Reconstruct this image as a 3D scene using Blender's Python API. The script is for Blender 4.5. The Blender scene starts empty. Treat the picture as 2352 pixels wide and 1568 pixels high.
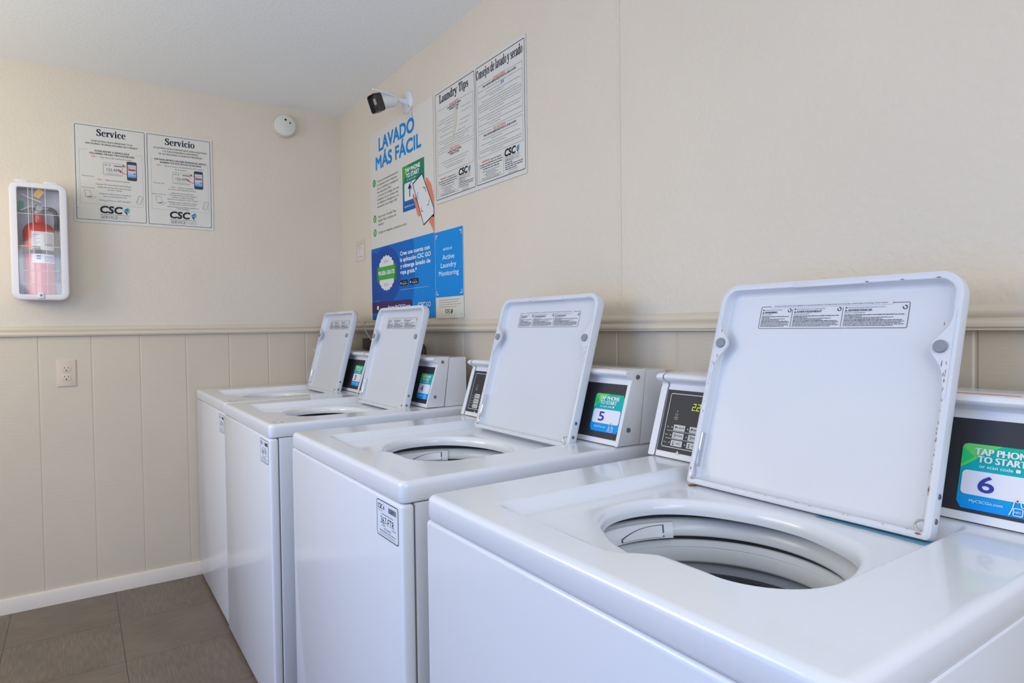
import bpy, bmesh, math, random
from mathutils import Vector, Matrix

# ------------------------------------------------------------------ camera, light, exposure
sc = bpy.context.scene
COL = sc.collection
random.seed(7)

sc.view_settings.view_transform = 'Standard'
sc.view_settings.look = 'None'
sc.view_settings.gamma = 1.0
sc.view_settings.use_curve_mapping = False
sc.view_settings.exposure = 0.0

CAM_POS = Vector((-1.1907, -3.3533, 1.1618))
YAW, PITCH, ROLL, F_PX = 0.5982, -0.0237, -0.013, 1468.9
_f = Vector((math.sin(YAW) * math.cos(PITCH), math.cos(YAW) * math.cos(PITCH), math.sin(PITCH)))
_r = Vector((math.cos(YAW), -math.sin(YAW), 0))
_u = _r.cross(_f)
_r2 = _r * math.cos(ROLL) + _u * math.sin(ROLL)
_u2 = -_r * math.sin(ROLL) + _u * math.cos(ROLL)
cam_data = bpy.data.cameras.new('camera')
cam_data.sensor_fit = 'HORIZONTAL'
cam_data.sensor_width = 36.0
cam_data.lens = 36.0 * F_PX / 2352.0
cam_data.clip_start = 0.02
cam = bpy.data.objects.new('camera', cam_data)
COL.objects.link(cam)
cam.matrix_world = Matrix(((_r2.x, _u2.x, -_f.x, CAM_POS.x), (_r2.y, _u2.y, -_f.y, CAM_POS.y),
                           (_r2.z, _u2.z, -_f.z, CAM_POS.z), (0, 0, 0, 1)))
sc.camera = cam

world = bpy.data.worlds.new('world')
sc.world = world
world.use_nodes = True
bg = world.node_tree.nodes['Background']
bg.inputs[0].default_value = (0.06, 0.30, 1.0, 1)
bg.inputs[1].default_value = 2.9

def area(name, loc, target, sx, sy, power, col, spread=None):
    d = bpy.data.lights.new(name, 'AREA')
    d.shape = 'RECTANGLE'
    d.size, d.size_y = sx, sy
    d.energy = power
    d.color = col
    if spread: d.spread = spread
    o = bpy.data.objects.new(name, d)
    COL.objects.link(o)
    o.location = loc
    o.rotation_euler = (Vector(target) - Vector(loc)).to_track_quat('-Z', 'Y').to_euler()
    return o

def fill_light(name, loc, power, col, r):
    d = bpy.data.lights.new(name, 'POINT')
    d.energy, d.color, d.shadow_soft_size = power, col, r
    o = bpy.data.objects.new(name, d)
    COL.objects.link(o)
    o.location = loc
    return o

# blue sky light comes in through the open doorway of the left wall (world); soft daylight through the window
# behind the camera; three fill lights added out of frame: by the camera, over the left part of the room and between
area('window_daylight', (-1.2, -5.25, 1.40), (-1.0, 0, 1.9), 1.6, 1.1, 15.5, (1.0, 1.0, 0.80))
fill_light('fill_by_camera', (-1.3, -4.0, 1.75), 16, (0.97, 1.0, 0.98), 0.32)
fill_light('fill_left', (-2.4, -1.0, 1.70), 29, (1.0, 0.93, 0.69), 0.32)
fill_light('fill_middle', (-1.9, -2.0, 1.55), 16, (1.0, 1.0, 0.72), 0.32)

# ------------------------------------------------------------------ helpers
def s2l(c):
    return c / 12.92 if c <= 0.04045 else ((c + 0.055) / 1.055) ** 2.4

def rgb(r, g, b):
    return (s2l(r / 255), s2l(g / 255), s2l(b / 255), 1)

def mat(name, col, rough=0.5, metal=0.0, coat=0.0, spec=0.5, emit=None, estr=0.0):
    m = bpy.data.materials.new(name)
    m.use_nodes = True
    b = m.node_tree.nodes['Principled BSDF']
    b.inputs['Base Color'].default_value = col
    b.inputs['Roughness'].default_value = rough
    b.inputs['Metallic'].default_value = metal
    b.inputs['Coat Weight'].default_value = coat
    b.inputs['Coat Roughness'].default_value = 0.05
    b.inputs['Specular IOR Level'].default_value = spec
    if emit:
        b.inputs['Emission Color'].default_value = emit
        b.inputs['Emission Strength'].default_value = estr
    return m

def nodes(m):
    return m.node_tree.nodes, m.node_tree.links, m.node_tree.nodes['Principled BSDF']

def add_noise_bump(m, scale=(1, 1, 1), nscale=60, strength=0.2, dist=0.002, detail=3, colvar=0.0, rough=0.5):
    n, l, b = nodes(m)
    tc = n.new('ShaderNodeTexCoord')
    mp = n.new('ShaderNodeMapping')
    mp.inputs['Scale'].default_value = scale
    nz = n.new('ShaderNodeTexNoise')
    nz.inputs['Scale'].default_value = nscale
    nz.inputs['Detail'].default_value = detail
    nz.inputs['Roughness'].default_value = rough
    bp = n.new('ShaderNodeBump')
    bp.inputs['Strength'].default_value = strength
    bp.inputs['Distance'].default_value = dist
    l.new(tc.outputs['Object'], mp.inputs['Vector'])
    l.new(mp.outputs['Vector'], nz.inputs['Vector'])
    l.new(nz.outputs['Fac'], bp.inputs['Height'])
    l.new(bp.outputs['Normal'], b.inputs['Normal'])
    if colvar:
        base = tuple(b.inputs['Base Color'].default_value)
        n2 = n.new('ShaderNodeTexNoise')
        n2.inputs['Scale'].default_value = 2.3
        n2.inputs['Detail'].default_value = 5
        l.new(tc.outputs['Object'], n2.inputs['Vector'])
        rp = n.new('ShaderNodeValToRGB')
        rp.color_ramp.elements[0].position = 0.3
        rp.color_ramp.elements[1].position = 0.7
        rp.color_ramp.elements[0].color = tuple(c * (1 - colvar) for c in base[:3]) + (1,)
        rp.color_ramp.elements[1].color = tuple(min(1, c * (1 + colvar)) for c in base[:3]) + (1,)
        l.new(n2.outputs['Fac'], rp.inputs['Fac'])
        l.new(rp.outputs['Color'], b.inputs['Base Color'])
    return m

M = {}
M['wall'] = add_noise_bump(mat('beige wall paint', rgb(221, 208, 189), 0.55), nscale=75, strength=0.6, dist=0.003, colvar=0.025)
M['panel_paint'] = add_noise_bump(mat('beige painted panelling', rgb(208, 194, 172), 0.5), scale=(6, 6, 120), nscale=1.6,
                                  strength=0.3, dist=0.0018, detail=5, colvar=0.03)
M['trim'] = add_noise_bump(mat('beige trim paint', rgb(214, 200, 178), 0.45), nscale=40, strength=0.15, dist=0.002)
M['base'] = add_noise_bump(mat('chipped white baseboard paint', rgb(226, 214, 200), 0.5), nscale=25, strength=0.3, dist=0.003, colvar=0.05)
M['ceil'] = add_noise_bump(mat('white ceiling paint', rgb(246, 246, 242), 0.7), nscale=70, strength=0.4, dist=0.003)
M['enamel'] = mat('white enamel', rgb(232, 234, 240), 0.22, coat=0.45, spec=0.45)
M['enamel_in'] = mat('white enamel lid inside', rgb(214, 216, 222), 0.42, coat=0.08)
M['plastic'] = mat('white plastic', rgb(231, 231, 234), 0.35)
M['ring'] = mat('grey white tub plastic', rgb(236, 238, 242), 0.25)
M['basket'] = mat('grey basket porcelain', rgb(172, 178, 190), 0.35)
M['dark'] = mat('dark gap', rgb(30, 30, 32), 0.8)
M['gap'] = mat('painted gap shade', rgb(62, 62, 66), 0.8)
M['seam'] = mat('dark seam', rgb(110, 110, 118), 0.8)
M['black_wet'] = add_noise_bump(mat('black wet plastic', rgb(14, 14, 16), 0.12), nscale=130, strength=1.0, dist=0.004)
M['panel_black'] = add_noise_bump(mat('black overlay', rgb(54, 54, 60), 0.45, spec=0.3), nscale=900, strength=0.05, dist=0.0005)
M['rubber'] = mat('grey rubber', rgb(140, 143, 150), 0.6)
M['steel'] = mat('bright steel', rgb(205, 205, 210), 0.22, metal=1.0)
M['screw'] = mat('grey screw steel', rgb(120, 120, 124), 0.4, metal=0.7)
M['rust'] = add_noise_bump(mat('brown rust', rgb(150, 98, 48), 0.85), nscale=200, strength=0.5, dist=0.001, colvar=0.3)
M['stain'] = mat('pale blue strip', rgb(118, 172, 196), 0.4)
M['cam_white'] = mat('white camera shell', rgb(232, 232, 230), 0.35)
M['cam_black'] = mat('black camera face', rgb(52, 49, 46), 0.3)
M['cam_lens'] = mat('camera lens glass', rgb(150, 152, 150), 0.1, coat=1)
M['detector'] = mat('off white detector plastic', rgb(222, 220, 206), 0.5)
M['detector_base'] = mat('beige detector base', rgb(208, 197, 178), 0.5)
M['red'] = mat('red extinguisher enamel', rgb(205, 52, 44), 0.25, coat=0.4)
M['strap'] = mat('dark grey strap', rgb(72, 74, 82), 0.6)
M['hose'] = mat('black rubber hose', rgb(62, 58, 62), 0.55)
M['grey_metal'] = mat('grey cast metal', rgb(150, 150, 146), 0.4, metal=0.6)
M['yellow'] = mat('yellow tag', rgb(236, 184, 84), 0.5)
M['green'] = mat('green tab', rgb(60, 160, 110), 0.5)
M['cab_white'] = mat('white cabinet plastic', rgb(228, 222, 222), 0.35)
M['cab_back'] = mat('pale cabinet back', rgb(236, 236, 244), 0.5)
M['score'] = mat('white score line', rgb(240, 232, 228), 0.5)
M['outlet'] = mat('beige painted outlet plate', rgb(212, 194, 174), 0.45)
M['box_brown'] = mat('dark brown box', rgb(66, 54, 52), 0.5)
M['cord'] = mat('white cord', rgb(214, 204, 188), 0.5)
M['led'] = mat('green led', rgb(40, 50, 10), 0.4, emit=(0.62, 0.72, 0.05, 1), estr=1.0)
M['red_strip'] = mat('orange red sticker', rgb(222, 120, 88), 0.5)
M['ink'] = mat('black ink', rgb(30, 30, 32), 0.6)

def make_floor_mat():
    m = mat('grey brown vinyl tile', rgb(118, 106, 94), 0.42)
    n, l, b = nodes(m)
    tc = n.new('ShaderNodeTexCoord')
    sep = n.new('ShaderNodeSeparateXYZ')
    l.new(tc.outputs['Object'], sep.inputs[0])
    T = 0.3665
    def math_(op, a=None, bb=None, va=0, vb=0):
        k = n.new('ShaderNodeMath'); k.operation = op
        if a is not None: l.new(a, k.inputs[0])
        else: k.inputs[0].default_value = va
        if bb is not None: l.new(bb, k.inputs[1])
        else: k.inputs[1].default_value = vb
        return k.outputs[0]
    def cell(sock, off):
        q = math_('DIVIDE', math_('ADD', sock, vb=off), vb=T)
        return math_('FLOOR', q), math_('FRACT', q)
    ix, fx = cell(sep.outputs[0], 1.073 + 10 * T)
    iy, fy = cell(sep.outputs[1], 0.738 + 20 * T)
    par = math_('MODULO', math_('ADD', ix, iy), vb=2.0)
    # streaky grain in two directions
    def grain(scale):
        mp = n.new('ShaderNodeMapping'); mp.inputs['Scale'].default_value = scale
        l.new(tc.outputs['Object'], mp.inputs['Vector'])
        z = n.new('ShaderNodeTexNoise'); z.inputs['Scale'].default_value = 1.0; z.inputs['Detail'].default_value = 6
        z.inputs['Roughness'].default_value = 0.65
        l.new(mp.outputs[0], z.inputs['Vector'])
        return z.outputs['Fac']
    g1, g2 = grain((14, 170, 1)), grain((170, 14, 1))
    mx = n.new('ShaderNodeMix'); mx.data_type = 'FLOAT'
    l.new(par, mx.inputs[0]); l.new(g1, mx.inputs[2]); l.new(g2, mx.inputs[3])
    rp = n.new('ShaderNodeValToRGB')
    e = rp.color_ramp.elements
    e[0].position, e[0].color = 0.25, rgb(91, 82, 73)
    e[1].position, e[1].color = 0.75, rgb(134, 116, 99)
    k = e.new(0.5); k.color = rgb(111, 99, 87)
    l.new(mx.outputs[0], rp.inputs['Fac'])
    # big blotches
    bl = n.new('ShaderNodeTexNoise'); bl.inputs['Scale'].default_value = 5.0; bl.inputs['Detail'].default_value = 4
    l.new(tc.outputs['Object'], bl.inputs['Vector'])
    mc = n.new('ShaderNodeMix'); mc.data_type = 'RGBA'; mc.blend_type = 'MULTIPLY'
    mr = n.new('ShaderNodeMapRange'); mr.inputs[1].default_value = 0.3; mr.inputs[2].default_value = 0.7
    mr.inputs[3].default_value = 0.86; mr.inputs[4].default_value = 1.1
    l.new(bl.outputs['Fac'], mr.inputs[0])
    cmb = n.new('ShaderNodeCombineColor')
    for i in range(3): l.new(mr.outputs[0], cmb.inputs[i])
    mc.inputs[0].default_value = 1.0
    l.new(rp.outputs['Color'], mc.inputs[6]); l.new(cmb.outputs[0], mc.inputs[7])
    # joints
    def edge(f):
        return math_('MINIMUM', f, math_('SUBTRACT', None, f, va=1.0))
    j = math_('LESS_THAN', math_('MINIMUM', edge(fx), edge(fy)), vb=0.0032)
    mj = n.new('ShaderNodeMix'); mj.data_type = 'RGBA'
    l.new(j, mj.inputs[0]); l.new(mc.outputs[2], mj.inputs[6]); mj.inputs[7].default_value = rgb(58, 50, 44)
    l.new(mj.outputs[2], b.inputs['Base Color'])
    bp = n.new('ShaderNodeBump'); bp.inputs['Strength'].default_value = 0.15; bp.inputs['Distance'].default_value = 0.001
    l.new(mx.outputs[0], bp.inputs['Height']); l.new(bp.outputs[0], b.inputs['Normal'])
    return m
M['floor'] = make_floor_mat()

def make_print_mat(name, rough):
    m = mat(name, (1, 1, 1, 1), rough)
    n, l, b = nodes(m)
    a = n.new('ShaderNodeAttribute'); a.attribute_name = 'col'
    l.new(a.outputs['Color'], b.inputs['Base Color'])
    return m
M['print'] = make_print_mat('printed surface', 0.6)
M['print'].node_tree.nodes['Principled BSDF'].inputs['Specular IOR Level'].default_value = 0.25

def make_pane():
    m = bpy.data.materials.new('clear acrylic pane')
    m.use_nodes = True
    n, l = m.node_tree.nodes, m.node_tree.links
    for x in list(n): n.remove(x)
    out = n.new('ShaderNodeOutputMaterial')
    tr = n.new('ShaderNodeBsdfTransparent'); tr.inputs[0].default_value = (0.97, 0.97, 0.98, 1)
    gl = n.new('ShaderNodeBsdfGlossy'); gl.inputs['Roughness'].default_value = 0.04
    lw = n.new('ShaderNodeLayerWeight'); lw.inputs[0].default_value = 0.5
    pw = n.new('ShaderNodeMath'); pw.operation = 'POWER'; pw.inputs[1].default_value = 5.0
    fr = n.new('ShaderNodeMath'); fr.operation = 'MULTIPLY_ADD'; fr.inputs[1].default_value = 0.96; fr.inputs[2].default_value = 0.035
    l.new(lw.outputs['Facing'], pw.inputs[0]); l.new(pw.outputs[0], fr.inputs[0])
    mx = n.new('ShaderNodeMixShader')
    l.new(fr.outputs[0], mx.inputs[0]); l.new(tr.outputs[0], mx.inputs[1]); l.new(gl.outputs[0], mx.inputs[2])
    l.new(mx.outputs[0], out.inputs[0])
    return m
M['pane'] = make_pane()

def tag(o, label=None, cat=None, group=None, kind=None):
    if label: o['label'] = label
    if cat: o['category'] = cat
    if group: o['group'] = group
    if kind: o['kind'] = kind
    return o

def empty(name, loc=(0, 0, 0)):
    o = bpy.data.objects.new(name, None)
    o.empty_display_size = 0.1
    COL.objects.link(o)
    o.location = loc
    return o

class G:
    """collects geometry for ONE mesh object"""
    def __init__(s): s.v, s.f, s.m, s.c = [], [], [], []
    def add(s, vs, fs, mi=0, col=(1, 1, 1, 1)):
        o = len(s.v)
        s.v += [tuple(p) for p in vs]
        for f in fs:
            s.f.append(tuple(i + o for i in f)); s.m.append(mi); s.c.append(col)
        return s
    def box(s, x0, x1, y0, y1, z0, z1, mi=0, col=(1, 1, 1, 1)):
        return s.add([(x0, y0, z0), (x1, y0, z0), (x1, y1, z0), (x0, y1, z0), (x0, y0, z1), (x1, y0, z1), (x1, y1, z1), (x0, y1, z1)],
                     [(0, 3, 2, 1), (4, 5, 6, 7), (0, 1, 5, 4), (1, 2, 6, 5), (2, 3, 7, 6), (3, 0, 4, 7)], mi, col)
    def rbox(s, x0, x1, y0, y1, z0, z1, r=0.005, seg=3, mi=0):
        bm = bmesh.new()
        bmesh.ops.create_cube(bm, size=1)
        for v in bm.verts:
            v.co = Vector(((x0 + x1) / 2 + v.co.x * (x1 - x0), (y0 + y1) / 2 + v.co.y * (y1 - y0), (z0 + z1) / 2 + v.co.z * (z1 - z0)))
        bmesh.ops.bevel(bm, geom=list(bm.edges), offset=r, segments=seg, affect='EDGES', profile=0.5)
        bm.verts.index_update()
        s.add([v.co[:] for v in bm.verts], [[v.index for v in f.verts] for f in bm.faces], mi)
        bm.free()
        return s
    def loft(s, loops, cap0=True, cap1=True, closed=True, mi=0, col=(1, 1, 1, 1)):
        n = len(loops[0]); vs = [p for L in loops for p in L]; fs = []
        for i in range(len(loops) - 1):
            for j in range(n if closed else n - 1):
                k = (j + 1) % n
                fs.append((i * n + j, i * n + k, (i + 1) * n + k, (i + 1) * n + j))
        if cap0: fs.append(tuple(range(n))[::-1])
        if cap1: fs.append(tuple((len(loops) - 1) * n + j for j in range(n)))
        return s.add(vs, fs, mi, col)
    def tube(s, pts, r, n=8, mi=0, caps=True):
        pts = [Vector(p) for p in pts]; loops = []; nrm = None
        for i, p in enumerate(pts):
            d = (pts[min(i + 1, len(pts) - 1)] - pts[max(i - 1, 0)]).normalized()
            if nrm is None:
                nrm = d.orthogonal().normalized()
            nrm = (nrm - d * nrm.dot(d)).normalized()
            b = d.cross(nrm); rr = r[i] if isinstance(r, (list, tuple)) else r
            loops.append([p + nrm * math.cos(2 * math.pi * k / n) * rr + b * math.sin(2 * math.pi * k / n) * rr for k in range(n)])
        return s.loft(loops, caps, caps, True, mi)
    def lathe(s, prof, n=24, mi=0, axis='z', origin=(0, 0, 0), caps=True):
        loops = []
        for (r, h) in prof:
            L = []
            for k in range(n):
                a = 2 * math.pi * k / n; c, d = math.cos(a) * r, math.sin(a) * r
                p = {'z': (c, d, h), 'y': (c, h, d), 'x': (h, c, d)}[axis]
                L.append((p[0] + origin[0], p[1] + origin[1], p[2] + origin[2]))
            loops.append(L)
        return s.loft(loops, caps, caps, True, mi)
    def lathe_dir(s, prof, origin, direction, n=24, mi=0, caps=True):
        q = Vector(direction).to_track_quat('Z', 'Y').to_matrix(); o = Vector(origin); loops = []
        for (r, h) in prof:
            loops.append([o + q @ Vector((math.cos(2 * math.pi * k / n) * r, math.sin(2 * math.pi * k / n) * r, h)) for k in range(n)])
        return s.loft(loops, caps, caps, True, mi)
    def build(s, name, mats, parent=None, sharp=35, colored=False, recalc=True):
        me = bpy.data.meshes.new(name)
        me.from_pydata(s.v, [], s.f)
        for m in (mats if isinstance(mats, (list, tuple)) else [mats]):
            me.materials.append(m)
        me.polygons.foreach_set('material_index', s.m)
        if colored:
            ca = me.color_attributes.new('col', 'FLOAT_COLOR', 'CORNER')
            buf = []
            for p, c in zip(me.polygons, s.c):
                if isinstance(c[0], (list, tuple)):
                    for q in c: buf += list(q)
                else:
                    for _ in range(p.loop_total): buf += list(c)
            ca.data.foreach_set('color', buf)
        if recalc and not colored:
            bm = bmesh.new(); bm.from_mesh(me)
            bmesh.ops.recalc_face_normals(bm, faces=bm.faces)
            bm.to_mesh(me); bm.free()
        if sharp:
            me.polygons.foreach_set('use_smooth', [True] * len(me.polygons))
            me.set_sharp_from_angle(angle=math.radians(sharp))
        me.update()
        o = bpy.data.objects.new(name, me)
        COL.objects.link(o)
        if parent: o.parent = parent
        return o

def rrect(x0, x1, y0, y1, r, seg=6):
    """rounded rectangle; r may be a tuple for the corners (x1y1, x0y1, x0y0, x1y0)"""
    rs = r if isinstance(r, (list, tuple)) else (r,) * 4
    P = []
    for (cx, cy, sx, sy, a0, rr) in ((x1, y1, -1, -1, 0, rs[0]), (x0, y1, 1, -1, 90, rs[1]), (x0, y0, 1, 1, 180, rs[2]), (x1, y0, -1, 1, 270, rs[3])):
        for k in range(seg + 1):
            a = math.radians(a0 + 90 * k / seg)
            P.append((cx + sx * rr + rr * math.cos(a), cy + sy * rr + rr * math.sin(a)))
    return P

def spline(pts, n=8, closed=False):
    pts = [Vector(p) for p in pts]; out = []; N = len(pts)
    for i in range(N if closed else N - 1):
        p1, p2 = pts[i], pts[(i + 1) % N]
        p0 = pts[i - 1] if (closed or i > 0) else p1
        p3 = pts[(i + 2) % N] if (closed or i + 2 < N) else p2
        for k in range(n):
            t = k / n
            out.append(0.5 * ((2 * p1) + (p2 - p0) * t + (2 * p0 - 5 * p1 + 4 * p2 - p3) * t * t + (3 * p1 - p0 - 3 * p2 + p3) * t ** 3))
    if not closed: out.append(pts[-1])
    return out

def sstep(x):
    x = max(0.0, min(1.0, x))
    return x * x * (3 - 2 * x)

# ------------------------------------------------------------------ print on flat surfaces
_tc = {}
def text_geo(s):
    k = s
    if k not in _tc:
        c = bpy.data.curves.new('t', 'FONT')
        c.body = s; c.size = 1.0; c.resolution_u = 3
        o = bpy.data.objects.new('t', c)
        COL.objects.link(o)
        me = bpy.data.meshes.new_from_object(o)
        V = [(v.co.x, v.co.y) for v in me.vertices]
        Fs = [tuple(p.vertices) for p in me.polygons]
        bpy.data.objects.remove(o); bpy.data.meshes.remove(me); bpy.data.curves.remove(c)
        _tc[k] = (V, Fs)
    return _tc[k]
CAP = max(v[1] for v in text_geo('H')[0])

def stroke_poly(pts, ws):
    """quads along a polyline with widths"""
    pts = [Vector(p) for p in pts]; vs, fs = [], []
    for i, p in enumerate(pts):
        d = (pts[min(i + 1, len(pts) - 1)] - pts[max(i - 1, 0)])
        d = d.normalized() if d.length else Vector((1, 0))
        w = ws[i] if isinstance(ws, (list, tuple)) else ws
        n = Vector((-d.y, d.x)) * w / 2
        vs += [(p.x + n.x, p.y + n.y), (p.x - n.x, p.y - n.y)]
    for i in range(len(pts) - 1):
        fs.append((2 * i, 2 * i + 1, 2 * i + 3, 2 * i + 2))
    return vs, fs

def _R(x0, y0, x1, y1): return [(x0, y0), (x1, y0), (x1, y1), (x0, y1)], [(0, 1, 2, 3)]
def _S(pts, ws):
    m = 5; P = spline(pts, m)
    W = []
    for i in range(len(ws) - 1):
        W += [ws[i] + (ws[i + 1] - ws[i]) * k / m for k in range(m)]
    W.append(ws[-1])
    return stroke_poly(P, W)
def _E(cx, cy, rx, ry, tx, ty, n=28):
    vs, fs = [], []
    for k in range(n):
        a = 2 * math.pi * k / n
        vs += [(cx + rx * math.cos(a), cy + ry * math.sin(a)), (cx + (rx - tx) * math.cos(a), cy + (ry - ty) * math.sin(a))]
    for k in range(n):
        j = (k + 1) % n; fs.append((2 * k, 2 * j, 2 * j + 1, 2 * k + 1))
    return vs, fs
def _D(cx, cy, r, n=14):
    return [(cx + r * math.cos(2 * math.pi * k / n), cy + r * math.sin(2 * math.pi * k / n)) for k in range(n)], [tuple(range(n))]
X = 0.69
SERIF = {  # bold serif letters, cap height 1: (advance, pieces)
 'S': (.74, [_S([(.60, .74), (.50, .93), (.34, .96), (.17, .86), (.16, .70), (.32, .57), (.50, .46), (.60, .30), (.54, .10), (.36, .035), (.20, .08), (.09, .27)],
            [.05, .08, .09, .14, .18, .2, .2, .18, .14, .09, .08, .05]), _R(.58, .68, .635, .98), _R(.06, .02, .115, .33)]),
 'e': (.66, [_R(.14, .35, .56, .42), _S([(.55, .40), (.52, .58), (.35, .66), (.17, .56), (.125, .34), (.18, .12), (.38, .03), (.58, .13)], [.12, .12, .07, .14, .17, .14, .08, .05])]),
 'r': (.56, [_R(.11, 0, .28, X), _R(.02, 0, .38, .06), _R(.02, X - .06, .2, X), _S([(.26, .42), (.34, .60), (.46, .63)], [.05, .09, .09]), _D(.475, .56, .085)]),
 'v': (.68, [_S([(.13, .66), (.23, .34), (.335, .0)], [.17, .17, .13]), _S([(.335, .0), (.45, .34), (.55, .66)], [.05, .06, .06]), _R(.0, X - .06, .29, X), _R(.43, X - .06, .68, X)]),
 'i': (.40, [_R(.11, 0, .28, X), _R(.02, 0, .38, .06), _R(.02, X - .06, .2, X), _D(.19, .88, .1)]),
 'c': (.60, [_S([(.49, .52), (.42, .63), (.32, .66), (.16, .55), (.125, .34), (.18, .12), (.36, .03), (.54, .14)], [.10, .1, .08, .14, .17, .14, .08, .05]), _D(.475, .53, .075)]),
 'o': (.68, [_E(.34, .345, .32, .355, .155, .06)]),
 'L': (.72, [_R(.12, 0, .31, 1), _R(.02, 0, .66, .07), _R(.02, .93, .42, 1), _R(.60, 0, .66, .3)]),
 'a': (.64, [_S([(.11, .52), (.2, .64), (.34, .65), (.43, .55), (.44, .4)], [.12, .1, .08, .13, .16]), _R(.36, .04, .52, .5), _R(.42, 0, .62, .06), _S([(.42, .40), (.24, .36), (.12, .22), (.16, .07), (.3, .05), (.42, .14)], [.07, .09, .15, .12, .09, .05])]),
 'u': (.74, [_R(.09, .12, .26, X), _R(.0, X - .06, .2, X), _R(.46, 0, .63, X), _R(.37, X - .06, .6, X), _R(.5, 0, .73, .06), _S([(.17, .18), (.24, .05), (.36, .06), (.48, .16)], [.16, .12, .09, .06])]),
 'n': (.76, [_R(.1, 0, .27, X), _R(.02, 0, .36, .06), _R(.02, X - .06, .2, X), _R(.48, 0, .65, .5), _R(.40, 0, .74, .06), _S([(.25, .52), (.36, .63), (.5, .62), (.565, .48)], [.05, .09, .13, .17])]),
 'd': (.74, [_R(.46, 0, .63, 1.02), _R(.37, .96, .6, 1.02), _R(.5, 0, .73, .06), _S([(.48, .56), (.36, .66), (.18, .57), (.125, .34), (.18, .11), (.34, .03), (.48, .14)], [.05, .08, .14, .17, .14, .08, .05])]),
 'y': (.68, [_S([(.13, .66), (.23, .34), (.35, .02)], [.17, .17, .12]), _S([(.55, .66), (.44, .3), (.32, -.1), (.2, -.24), (.1, -.22)], [.06, .06, .07, .09, .1]), _R(.0, X - .06, .29, X), _R(.43, X - .06, .68, X), _D(.11, -.2, .075)]),
 'T': (.76, [_R(.29, 0, .48, 1), _R(.18, 0, .59, .06), _R(.03, .93, .74, 1), _R(.03, .7, .09, 1), _R(.68, .7, .74, 1)]),
 'p': (.74, [_R(.11, -.28, .28, X), _R(.02, -.28, .38, -.22), _R(.02, X - .06, .2, X), _S([(.26, .56), (.38, .66), (.56, .57), (.615, .34), (.56, .11), (.4, .03), (.26, .14)], [.05, .08, .14, .17, .14, .08, .05])]),
 's': (.56, [_S([(.44, .5), (.36, .64), (.22, .65), (.13, .54), (.25, .40), (.40, .30), (.45, .16), (.34, .04), (.2, .04), (.08, .2)], [.05, .07, .08, .13, .15, .15, .13, .08, .07, .05])]),
 'C': (.80, [_S([(.66, .68), (.56, .92), (.40, .96), (.2, .82), (.13, .5), (.2, .18), (.42, .03), (.6, .1), (.69, .3)], [.05, .08, .09, .16, .2, .16, .09, .08, .05]), _R(.64, .64, .7, .98)]),
 'j': (.38, [_R(.12, -.1, .29, X), _R(.02, X - .06, .22, X), _D(.2, .88, .1), _S([(.205, -.05), (.17, -.22), (.03, -.24)], [.17, .11, .08])]),
 'l': (.40, [_R(.11, 0, .28, 1.02), _R(.02, 0, .38, .06), _R(.02, .96, .2, 1.02)]),
 ' ': (.34, []),
}

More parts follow.
